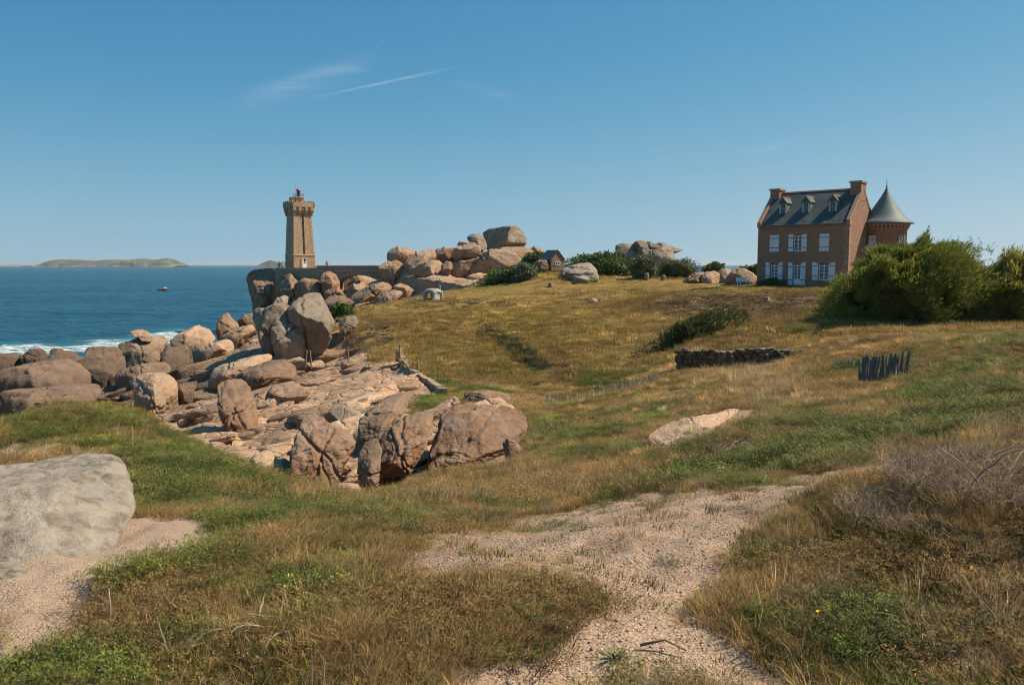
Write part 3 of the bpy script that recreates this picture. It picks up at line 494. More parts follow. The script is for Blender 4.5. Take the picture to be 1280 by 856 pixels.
def ground_mat():
    t = NT('heath_soil'); p = t.pos()
    at = t.n('Attribute', attribute_name='cover'); sp = t.n('SeparateColor'); t.t.links.new(at.outputs['Color'], sp.inputs[0])
    a2 = t.n('Attribute', attribute_name='cover2'); sp2 = t.n('SeparateColor'); t.t.links.new(a2.outputs['Color'], sp2.inputs[0])
    n1 = t.noise(p, 1.2, 3, .65); n2 = t.noise(p, 9, 4, .7); n3 = t.noise(p, .12, 3, .6)
    n4 = t.noise(t.mapping(p, (1, 2.2, 1), (0, 0, .5)), .35, 4, .7, .8)
    near = t.cramp(t.ramp(t.math('ADD', t.math('MULTIPLY', n1, .6), t.math('MULTIPLY', n2, .4)), .3, .7), [(0, (.022, .015, .009)), (.5, (.05, .034, .018)), (1, (.10, .068, .036))])
    far = t.cramp(t.ramp(t.math('ADD', t.math('MULTIPLY', n4, .7), t.math('MULTIPLY', n3, .3)), .33, .66), [(0, (.07, .06, .014)), (.4, (.17, .115, .032)), (.7, (.26, .165, .055)), (1, (.15, .12, .026))])
    c = t.mix(sp2.outputs['Red'], near, far)
    # gravel of the path
    v = t.n('TexVoronoi'); v.inputs['Scale'].default_value = 70; t.set(v.inputs['Vector'], p)
    v2 = t.n('TexVoronoi'); v2.inputs['Scale'].default_value = 160; t.set(v2.inputs['Vector'], p)
    g = t.cramp(sepc(t, v.outputs['Color']), [(0, (.13, .085, .055)), (.35, (.31, .205, .135)), (.8, (.42, .295, .20)), (1, (.55, .43, .32))])
    g2 = t.cramp(sepc(t, v2.outputs['Color']), [(0, (.15, .10, .065)), (.5, (.34, .23, .155)), (1, (.50, .37, .26))])
    g = t.mix(.5, g, g2)
    g = t.mix(t.math('MULTIPLY', t.ramp(t.noise(p, 1.1, 5, .65), .50, .70), .6), g, (.13, .095, .07))
    c = t.mix(sp.outputs['Red'], c, g)
    # bare granite slab
    s = t.cramp(t.ramp(t.math('ADD', t.math('MULTIPLY', t.noise(p, 2.5, 5, .6), .5), t.math('MULTIPLY', t.noise(p, 45, 5, .7), .5)), .3, .7), [(0, (.15, .105, .075)), (.5, (.31, .228, .165)), (1, (.46, .355, .27))])
    s = t.mix(.55, s, g2)
    c = t.mix(sp.outputs['Green'], c, s)
    d = t.cramp(t.ramp(t.noise(t.mapping(p, (.6, 1.6, 1)), 2.2, 7, .7), .3, .7), [(0, (.12, .095, .05)), (.5, (.24, .19, .115)), (1, (.33, .27, .18))])
    c = t.mix(sp.outputs['Blue'], c, d)
    c = t.mix(sp2.outputs['Green'], c, (.40, .33, .25))
    c = t.mix(sp2.outputs['Blue'], c, t.mix(n2, (.22, .15, .10), (.33, .24, .17)))
    h = t.math('ADD', t.math('ADD', t.math('MULTIPLY', n2, .05), t.math('MULTIPLY', t.noise(p, 40, 4, .7), .015)), t.math('MULTIPLY', v.outputs['Distance'], t.math('MULTIPLY', t.math('ADD', sp.outputs['Red'], sp.outputs['Green']), .03)))
    return t.fin(c, .95, t.bump(h, .9, .25), .1)
def sepc(t, col):
    q = t.n('SeparateColor'); t.t.links.new(col, q.inputs[0]); return q.outputs[0]
M_GROUND = ground_mat()
M_SHELF = rock_mat('shelf_granite', TAN2, .2, sc=.9, bump=1.0, joints=1.0)

def land_piece(name, sel, mat):
    q = quad[sel]; idx = np.unique(q); rm = np.full(len(gx), -1, np.int64); rm[idx] = np.arange(len(idx))
    o = fast_mesh(name, np.stack([gx, gy, gz], 1)[idx], rm[q], mat, n=4)
    r = np.hypot(gx, gy)
    a = o.data.attributes.new('cover', 'FLOAT_COLOR', 'POINT')
    a.data.foreach_set('color', np.stack([blur(m_path, 1), blur(m_slab, 1), blur(m_dirt, 3), gx * 0 + 1], 1)[idx].astype(np.float32).ravel())
    a = o.data.attributes.new('cover2', 'FLOAT_COLOR', 'POINT')
    a.data.foreach_set('color', np.stack([smooth(14, 45, r), blur(m_pale, 2), rockw, gx * 0 + 1], 1)[idx].astype(np.float32).ravel())
    tag(o, kind='structure'); return o
isrock = (rockw[quad] > .5).all(1)
ground = land_piece('ground', ~isrock, M_GROUND)
shelf = land_piece('rock_shelf', isrock, M_SHELF)

# ------------------------------------------------------------------ sea
POLY_FOAM = [(-60,431),(0,431),(40,429),(62,433),(95,431),(112,426),(140,424),(160,424),(172,419),(200,416),(228,411),(232,419),(215,428),(180,430),(150,434),(110,441),(60,445),(0,447),(-60,447)]
def sea_mat():
    t = NT('sea_water'); p = t.pos()
    at = t.n('Attribute', attribute_name='foam'); f0 = t.n('SeparateColor'); t.t.links.new(at.outputs['Color'], f0.inputs[0])
    cd = t.n('CameraData') if False else None
    w1 = t.noise(t.mapping(p, (.10, .25, .1), (0, 0, .25)), 1, 5, .6, .5); w2 = t.noise(t.mapping(p, (.5, 1.1, .5), (0, 0, -.2)), 1, 4, .6)
    w3 = t.noise(t.mapping(p, (.018, .05, .02), (0, 0, .12)), 1, 5, .6)
    tone = t.noise(t.mapping(p, (.004, .011, .01)), 1, 5, .6)
    c = t.mix(t.ramp(tone, .35, .65), (.007, .060, .100), (.014, .098, .148))
    c = t.mix(t.math('MULTIPLY', f0.outputs['Green'], t.ramp(t.noise(p, .15, 4, .6), .3, .6)), c, (.03, .17, .18))
    fm = t.math('MULTIPLY', f0.outputs['Red'], t.ramp(t.math('ADD', t.noise(t.mapping(p, (.3, .8, .3)), 1, 7, .7, 1.0), t.math('MULTIPLY', f0.outputs['Red'], .12)), .54, .68))
    c = t.mix(fm, c, (.74, .78, .78))
    h = t.math('ADD', t.math('ADD', t.math('MULTIPLY', w1, 2.2), t.math('MULTIPLY', w2, .45)), t.math('MULTIPLY', w3, 2.0))
    rough = t.math('ADD', t.math('MULTIPLY', fm, .5), .28)
    m = t.fin(c, rough, t.bump(h, 1.0, 2.0), .25)
    t.b.inputs['IOR'].default_value = 1.33
    return m
ts = np.radians(np.linspace(-75, 75, 361)); ls = np.concatenate([np.linspace(math.log(50), math.log(900), 420), np.linspace(math.log(930), math.log(60000), 90)])
T2, R2 = np.meshgrid(ts, np.exp(ls)); sx = (R2 * np.sin(T2)).ravel(); sy = (R2 * np.cos(T2)).ravel()
spx, spy = proj(sx, sy, sx * 0)
r2 = np.hypot(sx, sy)
wj = fbm2(sx, sy, .05, 4, 21)
foam = inpoly(spx + 26 * wj, spy + 2.2 * fbm2(sx, sy, .08, 4, 22), POLY_FOAM).astype(float)
def blur2(m, n, shp):
    a = m.reshape(shp).astype(float)
    for _ in range(n):
        a[1:-1] = (a[:-2] + 2 * a[1:-1] + a[2:]) / 4; a[:, 1:-1] = (a[:, :-2] + 2 * a[:, 1:-1] + a[:, 2:]) / 4
    return a.ravel()
turq = blur2(inpoly(spx, spy, [(a, b - (3 if b < 432 else 0)) for a, b in POLY_FOAM]), 10, T2.shape)
foam = blur2(foam, 2, T2.shape)
swell = (.35 * fbm2(sx * .6, sy * 1.6, .06, 4, 31) + .12 * fbm2(sx, sy * 1.8, .25, 3, 33)) * (1 - smooth(500, 1500, r2))
n1_ = len(ts); q2 = (np.arange(len(ls) - 1)[:, None] * n1_ + np.arange(n1_ - 1)[None]).ravel()
sea = fast_mesh('sea', np.stack([sx, sy, swell + .25 * foam], 1), np.stack([q2, q2 + 1, q2 + n1_ + 1, q2 + n1_], 1), sea_mat(), n=4)
a = sea.data.attributes.new('foam', 'FLOAT_COLOR', 'POINT'); a.data.foreach_set('color', np.stack([foam, turq, foam, foam], 1).astype(np.float32).ravel())
tag(sea, kind='structure')

# ------------------------------------------------------------------ boulders
_ico = {}
def ico(l):
    if l not in _ico:
        b = bmesh.new(); bmesh.ops.create_icosphere(b, subdivisions=l, radius=1); b.verts.ensure_lookup_table()
        v = np.array([q.co[:] for q in b.verts]); v /= np.linalg.norm(v, axis=1)[:, None]
        f = np.array([[q.index for q in t.verts] for t in b.faces]); b.free(); _ico[l] = (v, f)
    return _ico[l]
def polar(u, v, n=180):
    """outline (u right, v up about its middle) -> radius by angle"""
    A = np.linspace(-math.pi, math.pi, n, endpoint=False); R = np.zeros(n); m = len(u)
    for i in range(m):
        x0, y0, x1, y1 = u[i], v[i], u[(i + 1) % m], v[(i + 1) % m]
        den = np.cos(A) * (y1 - y0) - np.sin(A) * (x1 - x0)
        den = np.where(abs(den) < 1e-9, 1e-9, den)
        t = (x0 * (y1 - y0) - y0 * (x1 - x0)) / den
        s = (t * np.cos(A) - x0) * (x1 - x0) + (t * np.sin(A) - y0) * (y1 - y0)
        s = s / max(1e-9, (x1 - x0) ** 2 + (y1 - y0) ** 2)
        ok = (t > 0) & (s >= -1e-6) & (s <= 1 + 1e-6); R = np.where(ok, np.maximum(R, t), R)
    return A, R
def stone_form(n, A, R, T, p, seed, facets, cracks, S, rough=1.0, strata=0.0):
    """unit sphere points -> local (right, back, up) metres of a jointed, weathered block"""
    g = np.random.default_rng(seed)
    th_ = np.arctan2(n[:, 2], n[:, 0]); c = np.hypot(n[:, 0], n[:, 2]); s = abs(n[:, 1]); k = (c ** p + s ** p) ** (1 / p)
    Rr = np.interp(th_, np.append(A, math.pi), np.append(R, R[0])); c, s = c / k, s / k
    q = np.stack([Rr * c * np.cos(th_), T * s * np.sign(n[:, 1]), Rr * c * np.sin(th_)], 1)
    for _ in range(facets):
        d = g.normal(size=3); d[1] = -abs(d[1]) * 1.3 if g.random() < .75 else d[1]; d /= np.linalg.norm(d)
        if abs(d[1]) < .35: d[1] = -.5; d /= np.linalg.norm(d)
        h = (q @ d); cut = h.max() * g.uniform(.60, .88); o = np.maximum(h - cut, 0); q = q - d[None] * (o * .93)[:, None]
    nd = q / np.maximum(np.linalg.norm(q, axis=1), 1e-6)[:, None]
    off = g.uniform(-50, 50, 3)
    q = q + nd * ((fbm(q / S * 1.3 + off, 3, seed) * .055 + fbm(q / S * 4.5 + off, 3, seed + 5) * .024 * rough) * S)[:, None]
    q = q + nd * (-.020 * S * rough * (1 - np.minimum(1, abs(fbm(q / S * 2.4 + off, 3, seed + 9)) * 3.5)))[:, None]
    if strata:                                            # bedding ledges
        d = np.array([-.30, g.uniform(-.3, .1), .93]); sv_ = (q @ d) / S * g.uniform(2.2, 3.4) + .45 * fbm(q / S * 1.6 + off, 3, seed + 21); fr = sv_ - np.floor(sv_)
        q = q + nd * (strata * S * (fr - .55) * (.35 + .65 * (fbm(q / S * 1.1 - off, 2, seed + 23) > -.1)))[:, None]
    for kx in range(cracks):
        d = g.normal(size=3); d[1] *= .35; d /= np.linalg.norm(d)
        e = q @ d - g.uniform(-.35, .35) * S + fbm(q / S * 2 + off, 2, seed + 30 + kx) * .09 * S
        w = S * g.uniform(.025, .045); q = q - nd * (S * g.uniform(.07, .14) * np.exp(-(e / w) ** 2))[:, None]
    return q
LIE = {'broad flat-topped rough boulder at the right of the gully': 1.7, 'big lichen-whitened boulder at the left edge of the foreground': 1.3, 'low gravelly rock hump in the grass right of the path bend': 2.6, 'dark-bellied sloping boulder at the top of the gully': 1.2,
       'pale slab lying above the gully between darker rocks': 2.0, 'tall whale-backed boulder in the front of the gully': .7, 'upright flat-faced tan block standing out of the middle of the shelf': .9, 'big pear-shaped orange-brown boulder standing in the gully': .25, 'left lobe of the big grey split boulder': .1, 'low front lobe at the foot of the big grey split boulder': .1, 'large right lobe of the big grey split boulder': .1, 'great grey boulder crowning the large rock pile': .1,
       'long pale ledge at the bottom of the gully behind the grass': 1.5, 'big smooth round-backed tan boulder by the left bank of grass': .9, 'flat pale stone slab in the grassy ramp of the meadow': 5.0, 'pale pink flat-topped rock at the top of the grassy bank': 1.5}
SPECIAL = {'great grey boulder crowning the large rock pile': (3.4, 5, 0)}
for i, (lab, Y, thick, m, lv, g, pts) in enumerate(ROCKS):
    a = np.array(pts, float)
    if 'meadow' in lab: Y = float(on_ground(a[:, 0].mean(), a[:, 1].max() - .5, 40, 140)[1])
    a = np.array(pts, float); cpx = (a[:, 0].min() + a[:, 0].max()) / 2; cpy = (a[:, 1].min() + a[:, 1].max()) / 2
    cpx = .5 * cpx + .5 * a[:, 0].mean(); cpy = .5 * cpy + .5 * a[:, 1].mean()
    w = (a[:, 0].max() - a[:, 0].min()) * Y / F; h = (a[:, 1].max() - a[:, 1].min()) * Y / F
    T = .5 * thick * math.sqrt(w * h) * (1.15 if w < 2.2 * h else .95) + .12 * w
    d0 = ray(cpx, cpy); bear = math.atan2(d0[0], d0[1]); rr = np.array([math.cos(bear), -math.sin(bear), 0]); bb = np.array([math.sin(bear), math.cos(bear), 0])
    c0 = P(cpx, cpy, Y)
    uv = []
    for (x, y) in pts:
        d = ray(x, y); t = (c0 - [0, 0, EYE]) @ bb / (d @ bb); q = np.array([0, 0, EYE]) + d * t - c0; uv.append((q @ rr, q[2]))
    uv = np.array(uv); A, R = polar(uv[:, 0], uv[:, 1])
    k = 2 if len(pts) > 8 else 1
    for _ in range(k): R = (np.roll(R, 1) + 2 * R + np.roll(R, -1)) / 4
    R = np.maximum(R, R.max() * .05)
    S = .5 * math.sqrt(w * h); n, f = ico(lv)
    p_, fc, cr = SPECIAL.get(lab, (3.1 if cpx < 420 and Y < 115 else 2.6, 11 if lv >= 5 else 9, (3 if lv >= 5 else 2) if i % 3 else 1))
    if Y < 10: fc, cr = 4, 0
    q = stone_form(n, A, R, T, p_, 100 + i, fc, cr, S, 1.3 if lv >= 6 else 1.0, .11 if (25 < Y < 112 and m in 'ptb') else (.05 if Y < 30 and m == 'p' else 0))
    # keep the outline that was traced: facets may not eat into it
    ta = np.arctan2(q[:, 2], q[:, 0]); rad = np.hypot(q[:, 0], q[:, 2]); nb = 72; bi = ((ta + math.pi) / (2 * math.pi) * nb).astype(int) % nb; mx = np.full(nb, 1e-6); np.maximum.at(mx, bi, rad)
    want = np.interp((np.arange(nb) + .5) / nb * 2 * math.pi - math.pi, np.append(A, math.pi), np.append(R, R[0])); ra = np.clip(want / mx, .85, 2.0)
    for _ in range(2): ra = (np.roll(ra, 1) + 2 * ra + np.roll(ra, -1)) / 4
    kk = np.interp(ta, np.concatenate([[-math.pi - .5 * 2 * math.pi / nb], (np.arange(nb) + .5) / nb * 2 * math.pi - math.pi, [math.pi + .5 * 2 * math.pi / nb]]), np.concatenate([[ra[-1]], ra, [ra[0]]])); q[:, 0] *= kk; q[:, 2] *= kk
    W = c0 + q[:, :1] * rr + q[:, 1:2] * bb + q[:, 2:] * np.array([0, 0, 1])
    e0 = np.array([0, 0, EYE]); W = e0 + (W - e0) * (1 + T * (.35 if Y > 10 else .2) / Y)      # the traced edge is the widest part, behind the front
    lie = LIE.get(lab, 1.3 if w > 2.3 * h else (.3 if Y > 110 else (.9 if cpx < 260 and Y > 40 else .5)))     # how far the upper face leans back
    dl = lie * np.maximum(q[:, 2] - q[:, 2].min(), 0); W = e0 + (W - e0) * (1 + dl / Y)[:, None]
    if g:                                                          # settle the underside into the ground
        base = float(Hs(W[:, 0].mean(), W[:, 1].mean() - .3 * T)[0]) - .15 * S; lo = W[:, 2].min()
        if Y < 10: base -= .12
        if lo > base:
            md = c0[2] - .15 * h; low = W[:, 2] < md; W[low, 2] = md - (md - W[low, 2]) * (md - base) / (md - lo)
    ctr = np.array([W[:, 0].mean(), W[:, 1].mean(), W[:, 2].min()])
    o = fast_mesh('boulder' if max(w, h) > .9 else 'stone', W - ctr, f, ROCKM[m]); o.location = ctr
    tag(o, lab, 'boulder' if max(w, h) > .9 else 'stone')

# ------------------------------------------------------------------ jointed slabs of the bedrock, pieces of the shelf
def slab_mesh(seed):
    g = np.random.default_rng(seed); n, f = ico(4); n, f = ico(3) if seed % 3 == 0 else (n, f)
    p = 5.0; k = (abs(n) ** p).sum(1) ** (1 / p); q = n / k[:, None] * np.array([1.0, g.uniform(.5, .9), g.uniform(.26, .5)])
    for _ in range(9):
        d = g.normal(size=3); d[2] *= .5; d /= np.linalg.norm(d); h = q @ d; cut = h.max() * g.uniform(.62, .9); q = q - d * (np.maximum(h - cut, 0) * .97)[:, None]
    q = q + n * (fbm(q * 2.5 + seed, 3, seed) * .035 + fbm(q * 8 + seed, 2, seed + 3) * .014)[:, None]
    for _ in range(2):
        d = g.normal(size=3) * np.array([1, 1, .4]); d /= np.linalg.norm(d); e = q @ d - g.uniform(-.4, .4) + fbm(q * 3, 2, seed + 8) * .05; q = q - n * (.10 * np.exp(-(e / .05) ** 2))[:, None]
    o = fast_mesh('slab', q, f, (M_JP, M_JT, M_JB, M_JP, M_JT)[seed % 5]); me = o.data; bpy.data.objects.remove(o); return me
SLABS = [slab_mesh(200 + i) for i in range(14)]
placed = 0; tries = 0; spots = []
while placed < 298 and tries < 60000:
    tries += 1; far = rnd.random() < .16
    px, py = (rnd.uniform(395, 640), rnd.uniform(336, 386)) if far else ((rnd.uniform(-30, 270), rnd.uniform(436, 522)) if tries % 3 == 0 else (rnd.uniform(-30, 640), rnd.uniform(425, 615)))
    if not inpoly(np.array([px]), np.array([py]), POLY_ROCK)[0]: continue
    q = on_ground(px, py, 18, 150)
    if q[2] < .3 or (not far and q[1] > 112) or (485 < px < 595 and 341 < py < 372): continue
    s = min(1.9, max(.30, rnd.lognormvariate(-.30, .5))) * (.5 + q[1] / 85)
    if any((q[0] - a) ** 2 + (q[1] - b) ** 2 < (.42 * (s + c)) ** 2 for a, b, c in spots): continue
    ee = [proj(q[0] + k * s * 1.7, q[1] + .4 * k * s, q[2]) for k in (-1, 1)]
    if not all(inpoly(np.array([e_[0]]), np.array([e_[1]]), POLY_ROCK)[0] for e_ in ee): continue
    spots.append((q[0], q[1], s))
    o = bpy.data.objects.new('slab', SLABS[placed % len(SLABS)]); COL.objects.link(o); o.parent = shelf
    lng = rnd.uniform(1.0, 2.3)
    o.location = (q[0], q[1], q[2] + s * rnd.uniform(-.20, .06)); o.scale = (s * lng, s, s * rnd.uniform(.7, 1.25))
    o.rotation_euler = (rnd.gauss(.10, .10), rnd.gauss(-.20, .10), rnd.gauss(.30, .28))
    placed += 1
# ------------------------------------------------------------------ masonry and other built materials
def masonry_mat(name, tones, bw=.55, bh=.26, mortar=(.30, .235, .175), bump=.5, msize=.02):
    t = NT(name); o = t.obj(); s = t.n('SeparateXYZ'); t.t.links.new(o, s.inputs[0]); c = t.n('CombineXYZ')
    t.set(c.inputs[0], t.math('ADD', s.outputs[0], s.outputs[1])); t.set(c.inputs[1], s.outputs[2])
    b = t.n('TexBrick'); t.set(b.inputs['Vector'], c.outputs[0]); b.inputs['Scale'].default_value = 1; b.inputs['Brick Width'].default_value = bw; b.inputs['Row Height'].default_value = bh
    b.inputs['Mortar Size'].default_value = msize; b.inputs['Mortar Smooth'].default_value = .4; b.inputs['Color1'].default_value = (0, 0, 0, 1); b.inputs['Color2'].default_value = (1, 1, 1, 1); b.inputs['Mortar'].default_value = (.5, .5, .5, 1)
    b.offset = .5; b.squash = .8
    n = t.noise(o, 1.6, 4, .6); n2 = t.noise(o, 9, 3, .6)
    v = t.math('ADD', t.math('MULTIPLY', sepc(t, b.outputs['Color']), .5), t.math('MULTIPLY', t.ramp(n, .3, .7), .5))
    col = t.cramp(v, [(0, tones[0]), (.5, tones[1]), (1, tones[2])]); col = t.mix(b.outputs['Fac'], col, mortar)
    h = t.math('SUBTRACT', t.math('MULTIPLY', n2, .3), t.math('MULTIPLY', b.outputs['Fac'], .5))
    return t.fin(col, .9, t.bump(h, bump, .06), .2)
def plain_mat(name, col, rough=.6, var=.15, sc=6, spec=.3, metal=0, bump=.15, bd=.02):
    t = NT(name); n = t.noise(t.obj(), sc, 4, .6)
    c = t.mix(n, tuple(q * (1 - var) for q in col), tuple(min(1, q * (1 + var)) for q in col))
    return t.fin(c, rough, t.bump(n, bump, bd), spec, metal)
M_TOWER = masonry_mat('tower_granite', ((.32, .195, .11), (.43, .28, .168), (.53, .37, .24)), .62, .34, (.30, .195, .12), .8, .025)
M_QUOIN = plain_mat('dressed_granite', (.50, .335, .20), .85, .2, 3)
M_HOUSE = masonry_mat('house_granite', ((.235, .135, .085), (.29, .17, .108), (.345, .21, .138)), .46, .24, (.265, .155, .10), .5)
M_HQUOIN = plain_mat('pink_dressed_granite', (.35, .21, .135), .85, .2, 3)
M_WHITE = plain_mat('white_paint', (.78, .79, .79), .5, .05, 8)
M_SHUT = plain_mat('pale_shutter_paint', (.66, .70, .74), .55, .05, 8)
M_GREENF = plain_mat('green_grey_trim', (.20, .27, .24), .5, .1, 8)
M_ZINC = plain_mat('weathered_zinc', (.135, .165, .15), .6, .35, 2.0, .25, 0)
M_IRON = plain_mat('dark_iron', (.045, .045, .05), .5, .2, 8, .5)
M_RED = plain_mat('red_lantern_paint', (.32, .03, .03), .4, .1, 5, .5)
M_TERRA = plain_mat('terracotta', (.42, .19, .11), .8, .2, 6)
M_WOODG = plain_mat('weathered_grey_wood', (.40, .37, .32), .85, .3, 14, .2, 0, .5)
M_WOODB = plain_mat('brown_post_wood', (.24, .165, .10), .85, .3, 14, .2, 0, .5)
M_SLATYWOOD = plain_mat('blue_grey_wood', (.13, .14, .145), .8, .35, 14, .2, 0, .5)
def glass_mat():
    t = NT('window_glass'); t.fin((.012, .018, .022), .06, None, .6); return t.m
M_GLASS = glass_mat()
def slate_mat(name, tones):
    t = NT(name); o = t.obj(); s = t.n('SeparateXYZ'); t.t.links.new(o, s.inputs[0]); c = t.n('CombineXYZ'); t.set(c.inputs[0], s.outputs[0]); t.set(c.inputs[1], t.math('MULTIPLY', s.outputs[2], 1.4))
    b = t.n('TexBrick'); t.set(b.inputs['Vector'], c.outputs[0]); b.inputs['Scale'].default_value = 1; b.inputs['Brick Width'].default_value = .24; b.inputs['Row Height'].default_value = .17; b.inputs['Mortar Size'].default_value = .012
    b.inputs['Color1'].default_value = (0, 0, 0, 1); b.inputs['Color2'].default_value = (1, 1, 1, 1)
    n = t.noise(o, .8, 5, .65); v = t.math('ADD', t.math('MULTIPLY', sepc(t, b.outputs['Color']), .45), t.math('MULTIPLY', t.ramp(n, .3, .7), .55))
    col = t.cramp(v, [(0, tones[0]), (.5, tones[1]), (1, tones[2])])
    return t.fin(col, .5, t.bump(t.math('MULTIPLY', b.outputs['Fac'], -1.0), .6, .02), .25)
M_SLATE = slate_mat('blue_grey_slate', ((.035, .044, .042), (.07, .084, .078), (.115, .13, .12)))

def arch_poly(x0, x1, z0, z1, rise, n=8):
    """window outline with a segmental head"""
    p = [(x0, z0), (x1, z0)]; cx = (x0 + x1) / 2; hw = (x1 - x0) / 2
    for i in range(n + 1):
        a = math.pi * i / n; p.append((cx + hw * math.cos(a), z1 - rise + rise * math.sin(a)))
    return p

# ------------------------------------------------------------------ lighthouse
def lighthouse():
    Y = 156.0; base = P(375.5, 336.2, Y); k = Y / F
    nx, ny = math.sin(math.radians(14.8 + 22)), -math.cos(math.radians(14.8 + 22))        # way the door front looks
    rz = math.atan2(ny, nx) + math.pi / 2
    root = empty('lighthouse', base, rz, 'square pink granite lighthouse tower with a small red lantern', 'lighthouse')
    s = 4.35 / 2
    def ring(b, z0, z1, a0, a1):                     # battered box
        v = [(x * a0, y * a0, z0) for x, y in ((-1, -1), (1, -1), (1, 1), (-1, 1))] + [(x * a1, y * a1, z1) for x, y in ((-1, -1), (1, -1), (1, 1), (-1, 1))]
        return b.add(v, [(3, 2, 1, 0), (4, 5, 6, 7), (0, 1, 5, 4), (1, 2, 6, 5), (2, 3, 7, 6), (3, 0, 4, 7)])
    ring(MB(), -1.2, 2.55, s, s * .985).build('plinth', M_TOWER, root)
    ring(MB(), 2.55, 2.80, s * 1.03, s * 1.02).build('string_course', M_QUOIN, root)
    # shaft with a tall recess in the middle of its front
    z0, z1, a0, a1, rw, rd = 2.80, 10.5, s * .955, s * .80, .22, .40
    b = MB(); v = []
    for z, a in ((z0, a0), (z1, a1)):
        v += [(-a, -a, z), (-rw, -a, z), (-rw, -a + rd, z), (rw, -a + rd, z), (rw, -a, z), (a, -a, z), (a, a, z), (-a, a, z)]
    b.add(v, [(i, (i + 1) % 8, (i + 1) % 8 + 8, i + 8) for i in range(8)] + [tuple(range(7, -1, -1)), tuple(range(8, 16))])
    b.build('shaft', M_TOWER, root)
    # quoins: alternating dressed blocks up each visible corner
    me = None
    for (cx, cy) in ((-1, -1), (1, -1), (-1, 1), (1, 1)):
        for i in range(16):
            z = z0 + .06 + i * .475; a = a0 + (a1 - a0) * (z + .2 - z0) / (z1 - z0) + .035
            lx, ly = (.62, .36) if i % 2 else (.36, .62)
            bb = MB().box(min(cx * a, cx * (a - lx)), max(cx * a, cx * (a - lx)), min(cy * a, cy * (a - ly)), max(cy * a, cy * (a - ly)), z, z + .40)
            bb.build('quoin', M_QUOIN, root)
    # slit windows in the recess
    for z in (3.6, 6.0, 8.3, 11.4):
        o = MB().box(-.15, .15, -.10, .10, 0, .75).build('slit_window', M_GLASS, root, loc=(0, -(a0 + (a1 - a0) * (z - z0) / (z1 - z0)) + rd - .02 if z < 10 else -s * .92 - .01, z))
        MB().box(-.24, .24, -.16, .02, -.14, -.01).build('sill', M_QUOIN, o)
    # corbelled head: flared, with machicolations and battlements
    b = MB(); ring(b, 10.5, 11.15, s * .80, s * .93); b.build('head_flare', M_TOWER, root)
    hs = s * .93
    ring(MB(), 11.15, 12.55, hs, hs).build('head', M_TOWER, root)
    for side in range(4):
        R = Matrix.Rotation(side * math.pi / 2, 4, 'Z')
        for x0, x1 in ((-hs, -hs + .62), (-.95, -.35), (.35, .95), (hs - .62, hs)):
            bb = MB(); M = R
            v = [(x0, -hs - .24, 12.5), (x1, -hs - .24, 12.5), (x1, -hs - .24, 11.1), (x0, -hs - .24, 11.1), (x0, -hs + .2, 12.5), (x1, -hs + .2, 12.5), (x1, -hs * .86, 10.1), (x0, -hs * .86, 10.1)]
            v = [tuple(R @ Vector(q)) for q in v]
            bb.add(v, [(0, 3, 2, 1), (4, 5, 6, 7), (0, 1, 5, 4), (3, 7, 6, 2), (0, 4, 7, 3), (1, 2, 6, 5)]).build('corbel', M_TOWER, root)
        MB().box(-hs - .26, hs + .26, -hs - .26, -hs + .1, 11.75, 12.62, R).build('parapet', M_TOWER, root)
        for i in range(6):
            x = -hs - .2 + i * (2 * hs + .0) / 5
            MB().box(x, x + .34, -hs - .255, -hs + .05, 12.60, 12.92, R).build('merlon', M_TOWER, root)
    # terrace drum, watch turret, railing, lantern, aerial
    MB().lathe([(1.0, 12.4), (1.0, 13.5), (1.12, 13.55), (1.12, 13.72), (0, 13.74)], 20).build('lantern_base', M_TOWER, root, True)
    MB().lathe([(.62, 12.4), (.62, 13.6), (.70, 13.66), (0, 13.74)], 14, -1.15, .2).build('watch_turret', M_QUOIN, root, True)
    r = MB()
    for i in range(10):
        a = i * 2 * math.pi / 10; r.tube([(1.05 * math.cos(a), 1.05 * math.sin(a), 13.7), (1.05 * math.cos(a), 1.05 * math.sin(a), 14.35)], .025, n=4)
    for z in (14.0, 14.35): r.tube([(1.05 * math.cos(i * math.pi / 12), 1.05 * math.sin(i * math.pi / 12), z) for i in range(25)], .022, n=4)
    r.build('railing', M_IRON, root)
    ln = MB().lathe([(.36, 13.72), (.36, 14.15), (.40, 14.17), (.40, 14.22)], 14).build('lantern', M_RED, root, True)
    MB().lathe([(.33, 14.2), (.33, 14.95)], 12).build('lantern_glass', M_GLASS, ln, True)
    mu = MB()
    for i in range(8): mu.tube([(.34 * math.cos(i * .785), .34 * math.sin(i * .785), 14.2), (.34 * math.cos(i * .785), .34 * math.sin(i * .785), 14.95)], .03, n=4)
    mu.build('glazing_bars', M_RED, ln)
    MB().lathe([(.46, 14.93), (.46, 14.99), (.30, 15.25), (.10, 15.36), (.10, 15.5), (.0, 15.56)], 14).build('lantern_roof', M_RED, ln, True)
    MB().tube([(-.55, .1, 13.7), (-.55, .1, 17.0)], .02, .008, 5).build('aerial', M_IRON, root)
    # door with arched surround
    d = MB().prism_y(arch_poly(-.42, .42, .05, 2.05, .35), -s - .04, -s + .3).build('door', M_WHITE, root)
    MB().box(-.20, .20, -s - .06, -s - .045, 1.05, 1.35).build('door_notice', plain_mat('blue_notice', (.10, .16, .30), .5), d)
    MB().prism_y(arch_poly(-.20, .20, 1.45, 1.95, .2), -s - .06, -s - .045).build('fanlight', M_GLASS, d)
